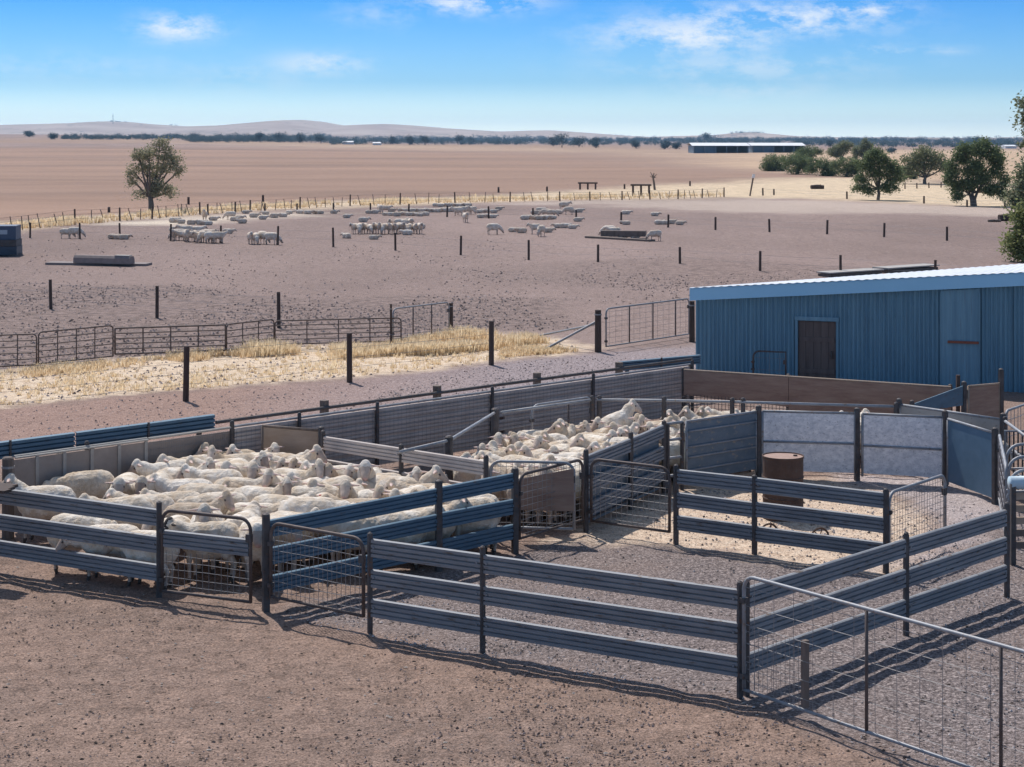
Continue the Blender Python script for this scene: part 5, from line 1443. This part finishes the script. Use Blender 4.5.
def fix_heads(items, poly):
    """turn round any animal whose nose would reach through the fence"""
    def ok(x, y, h): return inside(x + .74 * math.cos(R(h)), y + .74 * math.sin(R(h)), poly) and inside(x - .46 * math.cos(R(h)), y - .46 * math.sin(R(h)), poly)
    for it_ in items:
        for dh in (0, 20, -20, 40, -40, 180, 160, 200, 60, -60, 140, 220, 90, -90):
            if ok(it_[0], it_[1], it_[2] + dh): it_[2] += dh; break
HW = lambda h: ('facing right', 'facing away', 'facing left', 'facing the camera')[int(((h % 360) + 45) // 90) % 4]
PW = {'up': 'head raised', 'upL': 'head raised and turned', 'upR': 'head raised and turned', 'lvl': 'head level', 'lvlL': 'head level and turned', 'lvlR': 'head level and turned', 'low': 'head low', 'rear': 'reared', 'gra': 'grazing', 'lie': 'resting'}
ORD = ['nearest', 'second nearest', 'third nearest', 'fourth nearest', 'fifth nearest', 'sixth nearest', 'seventh nearest', 'eighth nearest']
def auto_label(items, marks, word):
    """tell the unnamed animals apart by heading, head and the landmark each stands closest to"""
    cls = {}
    for it_ in items:
        if it_[4] is None:
            l = min(marks, key=lambda L_: (L_[1].x - it_[0]) ** 2 + (L_[1].y - it_[1]) ** 2)
            cls.setdefault((l[0], HW(it_[2]), PW[it_[3]]), []).append((math.hypot(l[1].x - it_[0], l[1].y - it_[1]), it_))
    for (l, h, p), lst in cls.items():
        lst.sort(key=lambda q: q[0])
        for i, (_, it_) in enumerate(lst):
            it_[4] = '%s %s, %s%s %s' % (word, h, p, ', ' + ORD[min(i, 7)] + ' to' if len(lst) > 1 else ', near', l)
FR = [  # seen position of the back, heading, pose, label
 (45, 486, 180, 'up', 'sheep at the far left with raised head facing left, beside the thick grey post'),
 (97, 470, 180, 'low', 'big cream sheep standing side-on against the grey boards with lowered head'),
 (126, 474, 268, 'lvl', 'sheep facing the camera just right of the big side-on sheep'),
 (150, 474, 262, 'lvl', 'sheep facing forward, second right of the big side-on sheep by the boards'),
 (167, 455, 176, 'lvl', 'large sheep stretching its head left, foremost against the grey boards'),
 (186, 449, 172, 'lvl', 'sheep behind the stretching one, only its rounded back seen'),
 (226, 446, 25, 'up', 'tall sheep with raised head facing right under the fence post at back'),
 (273, 441, 182, 'upL', 'sheep left of the pale ply hurdle with head turned to the camera'),
 (229, 456, 200, 'lvl', 'sheep below the tall head-up sheep at the back fence'),
 (190, 467, 5, 'upR', 'sheep facing right with head turned forward in the middle left of the flock'),
 (180, 477, 178, 'lvl', 'side-on sheep lying against its neighbours in the left middle of the front flock'),
 (217, 482, 355, 'low', 'side-on sheep facing right with low head in the left middle of the front flock'),
 (236, 475, 3, 'lvl', 'side-on sheep with rounded back in the centre left of the front flock'),
 (180, 489, 185, 'lvlL', 'yellowish side-on sheep behind the left end of the rusty gate'),
 (228, 494, 184, 'low', 'smooth side-on sheep behind the rusty gate, head hidden'),
 (146, 495, 170, 'lvl', 'sheep just behind the left rail with only its back showing'),
 (203, 504, 10, 'upR', 'sheep looking over the rusty gate with head turned to the camera'),
 (251, 508, 80, 'lvl', 'sheep showing its rump beside the thick black post'),
 (250, 467, 178, 'lvlL', 'sheep facing left in the centre of the front flock, ear out sideways'),
 (292, 436, 2, 'upR', 'largest head-up sheep in front of the pale ply hurdle'),
 (268, 448, 0, 'lvl', 'side-on sheep in the row just below the ply hurdle, left one'),
 (300, 451, 0, 'lvl', 'side-on sheep in the row just below the ply hurdle, right one'),
 (262, 458, 12, 'upR', 'sheep with grey face shadow in the back centre of the front flock'),
 (300, 457, 175, 'low', 'side-on sheep with head down in the back centre of the front flock'),
 (318, 452, 8, 'up', 'sheep head-up facing right under the left end of the pale rail fence'),
 (372, 455, 185, 'upL', 'sheep with ears spread against the pale dividing rail, left of three'),
 (362, 462, 250, 'up', 'sheep with raised head facing the camera near the pale dividing rail'),
 (268, 467, 265, 'up', 'sheep facing the camera deep in the centre of the front flock'),
 (298, 468, 255, 'up', 'sheep facing the camera, right of centre in the front flock'),
 (335, 462, 182, 'lvl', 'side-on sheep in the right back of the front flock'),
 (311, 469, 355, 'upR', 'brownish-faced sheep with head turned in the right centre of the front flock'),
 (283, 480, 355, 'upR', 'sheep with dark nose turned to the camera in the middle of the front flock'),
 (255, 479, 175, 'lvl', 'long pale sheep facing left in the middle of the front flock'),
 (330, 482, 178, 'low', 'sheep with sagging back facing left near the blue rail fence'),
 (352, 475, 240, 'lvl', 'sheep with pinkish cheek by the right middle of the front flock'),
 (343, 474, 230, 'up', 'small-faced sheep squeezed in the right middle of the front flock'),
 (285, 492, 352, 'lvlR', 'woolly sheep facing right with ear-tagged head above the blue rail'),
 (283, 503, 350, 'low', 'sheep close behind the left end of the blue rail fence'),
 (334, 490, 262, 'lvl', 'sheep facing the camera behind the blue rail fence, left part'),
 (352, 497, 250, 'lvl', 'sheep peeping just over the blue rail, left of the big-eared one'),
 (250, 500, 8, 'lvl', 'sheep side-on just above the thick black post'),
 (263, 513, 300, 'lvl', 'sheep with red ear tags at the corner of the rails'),
 (392, 469, 182, 'upL', 'sheep with dark muzzle facing left above the blue rail fence'),
 (405, 462, 268, 'up', 'narrow-faced sheep looking straight at the camera by the pale rail'),
 (412, 470, 5, 'upR', 'round-headed sheep turned to the camera above the blue rail fence'),
 (384, 460, 190, 'upL', 'sheep with freckled face beneath the pale dividing rail'),
 (452, 477, 355, 'low', 'long side-on sheep in the right corner of the front flock'),
 (470, 467, 185, 'lvlL', 'sheep beneath the right end of the pale dividing rail'),
 (376, 486, 268, 'up', 'big-eared sheep looking straight at the camera over the blue rail'),
 (402, 482, 245, 'up', 'sheep with white blaze looking over the blue rail beside its middle post'),
 (390, 496, 190, 'low', 'sheep pressed against the blue rail left of its middle post'),
 (434, 487, 215, 'lvl', 'sheep right at the middle post of the blue rail fence'),
 (465, 492, 200, 'low', 'sheep seen between the blue rails right of the middle post'),
 (490, 481, 195, 'lvl', 'rightmost sheep of the front flock by the blue fence end'),
 (430, 477, 178, 'lvl', 'side-on sheep in the right part of the front flock below the pale rail'),
 (446, 468, 10, 'up', 'sheep with raised head facing right below the pale dividing rail'),
 (352, 467, 184, 'lvl', 'side-on sheep in the right back of the front flock, centre'),
 (344, 455, 4, 'low', 'sheep with only its back showing under the pale dividing rail'),
 (474, 476, 250, 'lvl', 'sheep facing the camera in the right corner of the front flock'),
 (415, 482, 5, 'lvlR', 'sheep facing right with turned head near the middle post of the blue rail'),
 (322, 497, 8, 'low', 'sheep with rounded back just above the blue rail, left half'),
 (365, 494, 175, 'lvlL', 'sheep facing left just above the blue rail, left of the big-eared one'),
 (222, 520, 178, 'blk', 'sheep with black ears and dark face behind the rusty gate'),
 (245, 520, 285, 'lvl', 'sheep with its side against the black post, rear legs seen below the gate'),
 (76, 513, 5, 'low', 'sheep behind the left rails with head down, leftmost of those'),
 (112, 520, 182, 'low', 'sheep behind the left rails, seen through the second gap'),
 (150, 523, 175, 'low', 'sheep behind the left rails next to the rusty gate'),
 (172, 512, 250, 'up', 'grey-faced sheep looking out at the left end of the rusty gate'),
 (125, 500, 195, 'lvl', 'sheep behind the top rail with its face low, left of the gate'),
]
items = []
for px, py, hd, ps, lab in FR:
    p = T(px, py, .74); items.append([p.x, p.y, hd + rnd.uniform(-6, 6), ps, lab])
ply = [(v.x, v.y) for v in (flA, n158, n265, n515, g7a - Vector((.2, 0, 0)), a2, TX(261, 426), onL(240), onL(14) - dL * 1.6)]
rngf = random.Random(5); nf = len(items); tries = 0
while tries < 6000 and len(items) < nf + 6:
    tries += 1; q = T(rngf.uniform(120, 500), rngf.uniform(445, 515), .74)
    if not inside(q.x, q.y, ply) or any((q.x - i[0]) ** 2 + (q.y - i[1]) ** 2 < .30 ** 2 for i in items): continue
    items.append([q.x, q.y, rngf.choice((0, 170, 190, 215, 240, 265, 280, 320, 350)) + rngf.uniform(-15, 15), rngf.choice(('up', 'upL', 'upR', 'lvl', 'lvlL', 'lvlR')), None])
relax(items, ply, it=25, rad=.188, hl=.21)
fix_heads(items, ply)
auto_label(items, [('the ply hurdle', TX(300, 434)), ('the grey boards', onL(90)), ('the rusty gate', ga_front), ('the black post', n265), ('the blue middle post', n265.lerp(n515, .665)), ('the pale dividing rail', a2.lerp(b2, .5)), ('the blue end post', n515)], 'front sheep')
for x, y, hd, ps, lab in items:
    sc = rnd.uniform(.95, 1.04) * (1.12 if 'big cream' in lab else 1)
    o = put_sheep(HI[ps], x, y, 0, hd, sc, lab, 'sheep crowded in the front pen')
    if 'red ear tags' in lab or 'red-tagged' in lab or 'ear-tagged' in lab or 'corner of the rails' in lab:
        for s_ in (-1, 1):
            m = MB(); ya = R(POSES.get(ps, ('lvl', 0))[1]); pl = Vector((.56 + .04 * math.cos(ya), .09 * math.sin(ya), .73))
            sd = Vector((-math.sin(ya), math.cos(ya), 0)); c = pl + sd * s_ * .14 + Vector((0, 0, .0))
            m.box(c, (.03, .035, .04), rz=ya); e = m.build('ear_tag', M['red_tag']); e.parent = o; e['label'] = 'small red ear tag'

# middle pen
rng = random.Random(42)
mid_poly_px = [(468, 462), (520, 468), (575, 474), (600, 468), (640, 450), (668, 437), (684, 430), (705, 425), (738, 418), (735, 410), (690, 407), (640, 408), (600, 407), (560, 408), (535, 413), (512, 422), (492, 431), (476, 440), (462, 452)]
MFIX = [(474, 452, 60, 'upL', 'bright white sheep at the left front of the middle flock beside the pole'), (478, 436, 265, 'up', 'sheep with head raised highest at the left end of the middle flock'), (506, 428, 275, 'up', 'sheep with ears spread in front of the stout pipe fence post'),
        (560, 449, 4, 'low', 'pinkish side-on sheep at the front of the middle flock, behind the other one'), (572, 457, 2, 'low', 'pinkish side-on sheep nearest the paired gates in the middle flock'), (581, 414, 15, 'rear', 'sheep climbing on the others, highest in the middle flock'),
        (526, 441, 250, 'lvl', 'sheep facing front in the left middle of the middle flock'), (596, 447, 250, 'upR', 'sheep with lamb-like face at the front right of the middle flock'), (627, 409, 210, 'upL', 'brown-eared sheep at the back of the middle flock right of the climber'),
        (664, 415, 300, 'up', 'dark-faced sheep at the right end of the middle flock'), (676, 430, 275, 'upL', 'sheep looking through the open pipe panel'), (688, 432, 80, 'lvl', 'sheep with its rump to the open pipe panel')]
items = []
for px, py, hd, ps, lab in MFIX:
    p = T(px, py, .74); items.append([p.x, p.y, hd, ps, lab])
tries = 0
while tries < 4000 and len(items) < 82:
    tries += 1; px, py = rng.uniform(460, 740), rng.uniform(406, 475); ins = False
    for (ax, ay), (bx, by) in zip(mid_poly_px, mid_poly_px[1:] + mid_poly_px[:1]):
        if (ay > py) != (by > py) and px < ax + (py - ay) / (by - ay) * (bx - ax): ins = not ins
    if not ins: continue
    p = T(px, py, .74)
    if any((p.x - i[0]) ** 2 + (p.y - i[1]) ** 2 < .27 ** 2 for i in items): continue
    hd = rng.choice((0, 20, 180, 200, 225, 250, 270, 290, 320, 340)) + rng.uniform(-15, 15)
    items.append([p.x, p.y, hd, rng.choice(('up', 'up', 'upL', 'upR', 'lvl', 'lvlL', 'lvlR')), None])
mply = [(v.x, v.y) for v in (dp1, g7a, g7b, n585 + Vector((-.1, .1, 0)), n664 + Vector((-.05, .12, 0)), n682 + Vector((0, .22, 0)), n757 + Vector((0, .22, 0)), n757 + Vector((0, 1.0, 0)), pb2, pb1, dp3, dp2)]
relax(items, mply, it=14, rad=.168, hl=.19)
LMK = [('the stout pipe post', dp2), ('the brown ply gate', g7b), ('the shaded rail fence', n585.lerp(n664, .55)), ('the climbing sheep', Vector((items[5][0], items[5][1], 0))), ('the back pipe rail', pb1), ('the open pipe panel', n682), ('the slanting pipe', dp1), ('the pale hoop gate', dp3 - Vector((.6, .4, 0)))]
fix_heads(items, mply)
auto_label(items, LMK, 'sheep')
for x, y, hd, ps, lab in items:
    put_sheep(HI[ps], x, y, .10 if ps == 'rear' else 0, hd, rnd.uniform(.90, 1.0) * (1.04 if ps == 'rear' else 1), lab, 'sheep crowded in the middle pen')
for px, py, hd, ps, lab in ((763, 417, 175, 'up', 'white sheep head just over the galvanised sheet behind the drum, left one'), (846, 415, 8, 'up', 'sheep looking over the galvanised sheet beside its right post'), (832, 418, 10, 'lvl', 'sheep back showing over the sheet behind the drum, centre right'), (868, 420, 172, 'up', 'sheep at the gap between the two galvanised sheets'), (878, 417, 0, 'lvl', 'sheep back showing over the second galvanised sheet'), (912, 418, 200, 'blk', 'dark-faced sheep behind the second galvanised sheet'), (738, 413, 180, 'lvl', 'sheep at the top edge of the dark barred sheet panel'), (712, 417, 172, 'up', 'freckled sheep behind the left part of the dark barred sheet panel'), (697, 417, 170, 'up', 'head-up sheep just right of the open pipe panel, behind the barred sheet'), (727, 417, 168, 'up', 'head-up sheep over the right half of the dark barred sheet panel'), (782, 418, 178, 'up', 'sheep looking over the galvanised sheet above the rusty drum'), (1000, 443, 265, 'up', 'sheep standing in the narrow race behind the dark blue sheet')):
    p = T(px, py, .74); put_sheep(HI[ps], p.x, p.y + (.46 if px < 760 else .30 if px < 990 else .1), 0, hd, .93, lab, 'sheep behind the sheet panels')

# far flocks: (column, base, heading, pose) in clusters
rng = random.Random(9); FARS = []
def cluster(where, grp, pts): FARS.append((where, grp, pts))
cluster('the pair by the post at left', 'pair grazing by a paddock post', [(66, 238.5, 345, 'gra'), (75, 238.5, 0, 'gra')])
cluster('the three lying around the fourth paddock post', 'sheep lying round a paddock post', [(113, 239, 5, 'lie'), (118.5, 239.3, 175, 'lie'), (124, 239.5, 0, 'lie')])
cluster('the tight standing huddle at left', 'tight standing huddle in the left paddock', [(174 + 4.1 * i + rng.uniform(-.6, .6), 240.5 + .28 * i + rng.uniform(-.6, .4), rng.choice((250, 270, 290, 0, 180)), rng.choice(('lvl', 'gra', 'lvl'))) for i in range(12)] + [(176, 236.8, 0, 'lvl'), (186, 237.2, 180, 'lvl'), (197, 237, 0, 'lvl'), (205, 234.8, 180, 'lie'), (211, 235, 0, 'lie'), (228, 233.8, 0, 'lie')])
cluster('the small group right of the huddle', 'small standing group by a paddock post', [(250.5, 244, 280, 'lvl'), (256, 244.3, 300, 'gra'), (263, 244, 320, 'gra'), (271.5, 244.5, 330, 'gra')])
cluster('the sheep resting along the pale strip', 'sheep resting along the pale strip', [(174, 222.5, 0, 'lie'), (181, 223.5, 180, 'lie'), (191.5, 224.5, 0, 'lie'), (204.5, 220.5, 270, 'up'), (213.5, 220.5, 0, 'lie'), (201, 224.6, 10, 'lie'), (208, 225, 190, 'lie'), (230.5, 219.6, 180, 'gra'), (234.5, 221, 0, 'lie'), (239.5, 219.6, 0, 'lie'), (242, 223.4, 180, 'lie'), (254, 217.5, 0, 'lie'), (263, 219.5, 0, 'lie'), (265.5, 214.6, 180, 'lie'), (274.5, 217.8, 10, 'lie'), (283, 216.8, 0, 'lie'), (246, 213.6, 0, 'lie'), (289.5, 213.8, 0, 'lie'), (300, 213.6, 180, 'lie'), (308, 214, 0, 'lie'), (316, 213.8, 0, 'lie'), (320, 214, 180, 'lie'), (334, 213.6, 0, 'lie'), (283, 217, 180, 'lie'), (347, 218, 0, 'lie')])
cluster('the long standing line in mid paddock', 'long line of sheep standing nose to tail', [(355 + 5.0 * i + rng.uniform(-.5, .5), 234 + rng.uniform(-.5, .3), rng.choice((255, 270, 285, 262)), rng.choice(('lvl', 'gra'))) for i in range(14)] + [(380 + 5 * i, 228.6 + rng.uniform(-.4, .4), rng.choice((0, 180, 270)), rng.choice(('lie', 'lvl'))) for i in range(9)] + [(363.5, 222, 0, 'lie'), (407, 235, 180, 'lie'), (346.5, 238.3, 150, 'lie'), (374, 239.5, 0, 'lie')])
cluster('the resting rows behind the standing line', 'rows of sheep resting behind the standing line', [(369 + 6 * i, 213.6, 0, 'lie') for i in range(2)] + [(380, 213.4, 100, 'lvl'), (386, 212.7, 0, 'lvl'), (392, 211.8, 0, 'lie')] + [(386 + 5.6 * i, 216 + rng.uniform(-.5, .4), rng.choice((0, 180)), 'lie') for i in range(8)] + [(402 + 5 * i, 212 + rng.uniform(-.4, .5), rng.choice((0, 180)), 'lie') for i in range(11)] + [(436 + 4.6 * i, 206.6 + rng.uniform(-.3, .3), rng.choice((0, 180)), 'lie') for i in range(8)] + [(446 + 4.6 * i, 211 + rng.uniform(-.5, .5), rng.choice((0, 180)), 'lie') for i in range(3)])
cluster('the standing bunch left of the mid paddock posts', 'bunch standing around the front-facing sheep', [(458, 216, 180, 'lvl'), (462, 215, 0, 'lvl'), (468.5, 214.4, 0, 'gra'), (472, 214, 180, 'lvl'), (465.5, 222.6, 268, 'lvl'), (479.5, 213, 0, 'lie'), (486, 212.5, 180, 'lie'), (499, 209.8, 0, 'lie'), (494, 213, 0, 'lie'), (481, 218, 0, 'lie'), (487.5, 217.5, 180, 'lie'), (493, 218, 0, 'lie')])
cluster('the sheep strung out before the mid paddock posts', 'sheep strung out grazing and resting', [(493.5, 234.5, 0, 'gra'), (513, 232, 0, 'lie'), (521.5, 233, 180, 'lie'), (535, 234, 200, 'lvl'), (541, 236.5, 250, 'gra'), (548, 232.5, 0, 'lie'), (558.5, 228, 180, 'lie'), (564.5, 228, 0, 'lie'), (572.5, 228.8, 0, 'lie')])
cluster('the resting rows right of the middle', 'rows of sheep resting right of the middle', [(525 + 4.6 * i, 219.5 + rng.uniform(-.5, .5), rng.choice((0, 180)), 'lie') for i in range(7)] + [(535, 214.3, 0, 'lie'), (540, 211.5, 0, 'lie'), (546, 217, 180, 'gra'), (551.5, 217.2, 0, 'gra'), (559, 214, 0, 'lie'), (564, 210.5, 0, 'lvl'), (568.5, 214.5, 180, 'gra'), (573, 212.5, 0, 'lie'), (579, 212.5, 0, 'lie'), (578, 221.5, 0, 'lie')])
cluster('the sheep around the dark feed trough', 'sheep around the dark feed trough', [(609, 236.5, 180, 'gra'), (614, 237, 170, 'lvl'), (623, 238, 0, 'lie'), (631, 237, 180, 'lie'), (635.5, 238.2, 0, 'lie'), (655, 241, 185, 'gra')])
cluster('the scattered sheep above the dark feed trough', 'sheep scattered above the dark feed trough', [(626, 214.3, 0, 'lie'), (626, 224.8, 180, 'lie'), (655, 216, 0, 'lie'), (659, 224.5, 0, 'lie'), (664.5, 224.5, 180, 'lie'), (671, 224, 0, 'lie'), (680, 225, 0, 'lie')])
NTH = ['first', 'second', 'third', 'fourth', 'fifth', 'sixth', 'seventh', 'eighth', 'ninth', 'tenth', 'eleventh', 'twelfth', 'thirteenth', 'fourteenth', 'fifteenth', 'sixteenth', 'seventeenth', 'eighteenth', 'nineteenth', 'twentieth'] + ['twenty-' + w for w in ('first', 'second', 'third', 'fourth', 'fifth', 'sixth', 'seventh', 'eighth', 'ninth')] + ['thirtieth'] + ['thirty-' + w for w in ('first', 'second', 'third', 'fourth', 'fifth')]
PW2 = {'gra': 'grazing', 'lvl': 'standing', 'lie': 'resting', 'up': 'head-up'}
for where, grp, pts in FARS:
    cls = {}
    for q in sorted(pts, key=lambda q: q[0]): cls.setdefault(PW2[q[3]], []).append(q)
    for w, lst in cls.items():
        for i, (px, py, hd, ps) in enumerate(lst):
            lab = 'the only %s sheep of %s' % (w, where) if len(lst) == 1 else '%s %s sheep from the left in %s' % (NTH[i], w, where)
            q = G(px, py)
            put_sheep(LO[ps if ps != 'lie' or rng.random() < .85 else 'lie'], q.x, q.y, q.z - .005, hd + rng.uniform(-18, 18), rng.uniform(.60, .72) if ps == 'lie' else rng.uniform(.76, .88), lab, grp)

# ------------------------------------------------------------------ sky, sun, haze
W = bpy.data.worlds.new('World'); S.world = W; W.use_nodes = True
nt = W.node_tree; bg = nt.nodes['Background']
sd = Vector((-.30, .67, 1.0)).normalized()
EL = math.asin(sd.z); AZ = math.atan2(sd.x, sd.y)
sky = nd(nt, 'ShaderNodeTexSky', sky_type='NISHITA'); sky.sun_disc = False; sky.sun_elevation = EL; sky.sun_rotation = AZ
sky.altitude = 200; sky.air_density = 1.0; sky.dust_density = .6; sky.ozone_density = 1.6
tc = nd(nt, 'ShaderNodeTexCoord'); sx = nd(nt, 'ShaderNodeSeparateXYZ'); nt.links.new(tc.outputs['Generated'], sx.inputs[0])
dy = math_(nt, 'MAXIMUM', sx.outputs[1], .05)
u = math_(nt, 'DIVIDE', sx.outputs[0], dy); v = math_(nt, 'DIVIDE', sx.outputs[2], dy)
cb = nd(nt, 'ShaderNodeCombineXYZ'); nt.links.new(u, cb.inputs[0]); nt.links.new(v, cb.inputs[1])
cv = scaled(nt, cb.outputs[0], (1, 2.2, 1))
n1 = noise_(nt, cv, 34, 10, .68); n2 = noise_(nt, cv, 8, 5, .6)
tot = None
for px, py, rx, ry, am in ((178, 27, 40, 14, .95), (320, 64, 46, 11, .7), (475, 3, 60, 12, 1.0), (690, 36, 90, 20, .9), (770, 20, 110, 17, 1.0), (850, 10, 60, 10, 1.0), (640, 27, 40, 14, .5), (740, 66, 130, 16, .42), (880, 52, 34, 8, .6), (740, 90, 90, 9, .35), (60, 66, 120, 14, .22), (240, 76, 70, 16, .25), (380, 14, 50, 14, .3), (940, 50, 30, 5, .35), (100, 120, 300, 20, .12)):
    du = math_(nt, 'DIVIDE', math_(nt, 'SUBTRACT', u, (px - CX) / F), rx / F); dv = math_(nt, 'DIVIDE', math_(nt, 'SUBTRACT', v, (HY - py) / F), ry / F)
    d2 = math_(nt, 'ADD', math_(nt, 'MULTIPLY', du, du), math_(nt, 'MULTIPLY', dv, dv))
    w = math_(nt, 'MULTIPLY', math_(nt, 'EXPONENT', math_(nt, 'MULTIPLY', d2, -1.0)), am)
    tot = w if tot is None else math_(nt, 'MAXIMUM', tot, w)
den = math_(nt, 'MULTIPLY', tot, ramp(nt, math_(nt, 'ADD', math_(nt, 'MULTIPLY', n1, .7), math_(nt, 'MULTIPLY', n2, .3)), [(.44, (0, 0, 0)), (.57, (1, 1, 1))]))
fl = ramp(nt, math_(nt, 'MULTIPLY', n2, 1.0), [(.55, (0, 0, 0)), (.8, (.05, .05, .05))])
den = math_(nt, 'ADD', den, fl, clamp=True)
el = math_(nt, 'MULTIPLY', sx.outputs[2], 1.0)
tint = ramp(nt, el, [(0, (1.38, 1.64, 2.02)), (.012, (.75, 1.02, 1.39)), (.03, (.32, .60, 1.03)), (.078, (.098, .38, .88)), (.22, (.70, .80, .90)), (1, (1.12, .98, .80))])
skyc = mixc(nt, 1.0, sky.outputs[0], tint, 'MULTIPLY')
skym = mixc(nt, math_(nt, 'MULTIPLY', den, .85), skyc, (6.8, 7.0, 7.2))
nt.links.new(skym, bg.inputs['Color']); bg.inputs['Strength'].default_value = .135
sun = bpy.data.lights.new('sun', 'SUN'); sun.energy = 4.2; sun.angle = R(.53); sun.color = (1, .945, .89)
so = bpy.data.objects.new('sun', sun); COL.objects.link(so); so.rotation_euler = (-sd).to_track_quat('-Z', 'Y').to_euler(); so.location = (0, 0, 60)
HAZE = True
if HAZE:
    m = MB(); X, Y0, Y1, Z0, Z1 = 17500, -60, 8500, -12, 84
    m.box((0, (Y0 + Y1) / 2, (Z0 + Z1) / 2), (2 * X, Y1 - Y0, Z1 - Z0))
    hm = bpy.data.materials.new('haze'); hm.use_nodes = True; t_ = hm.node_tree
    for n_ in list(t_.nodes):
        if n_.type == 'BSDF_PRINCIPLED': t_.nodes.remove(n_)
    pv = t_.nodes.new('ShaderNodeVolumePrincipled'); pv.inputs['Density'].default_value = .00009; pv.inputs['Color'].default_value = (.42, .70, 1, 1); pv.inputs['Anisotropy'].default_value = .3
    t_.links.new(pv.outputs[0], t_.nodes['Material Output'].inputs['Volume'])
    tag(m.build('haze', hm), 'thin pale heat haze lying over the plain', 'haze', None, 'stuff')

# ------------------------------------------------------------------ camera and render settings
cam = bpy.data.cameras.new('camera'); cam.sensor_width = 36; cam.lens = F / 1024 * 36; cam.clip_start = .1; cam.clip_end = 30000
cam.shift_y = -(383.5 - HY) / 1024
cob = bpy.data.objects.new('camera', cam); COL.objects.link(cob); cob.location = (0, 0, H); cob.rotation_euler = (math.pi / 2, 0, 0); S.camera = cob
S.render.engine = 'CYCLES'
S.view_settings.view_transform = 'Standard'; S.view_settings.look = 'None'; S.view_settings.exposure = .08; S.view_settings.gamma = 1; S.view_settings.use_curve_mapping = False
cy = S.cycles; cy.use_denoising = True; cy.max_bounces = 6; cy.diffuse_bounces = 3; cy.glossy_bounces = 3; cy.transmission_bounces = 3; cy.volume_bounces = 0; cy.use_adaptive_sampling = True; cy.adaptive_threshold = .015
cy.sample_clamp_indirect = 6
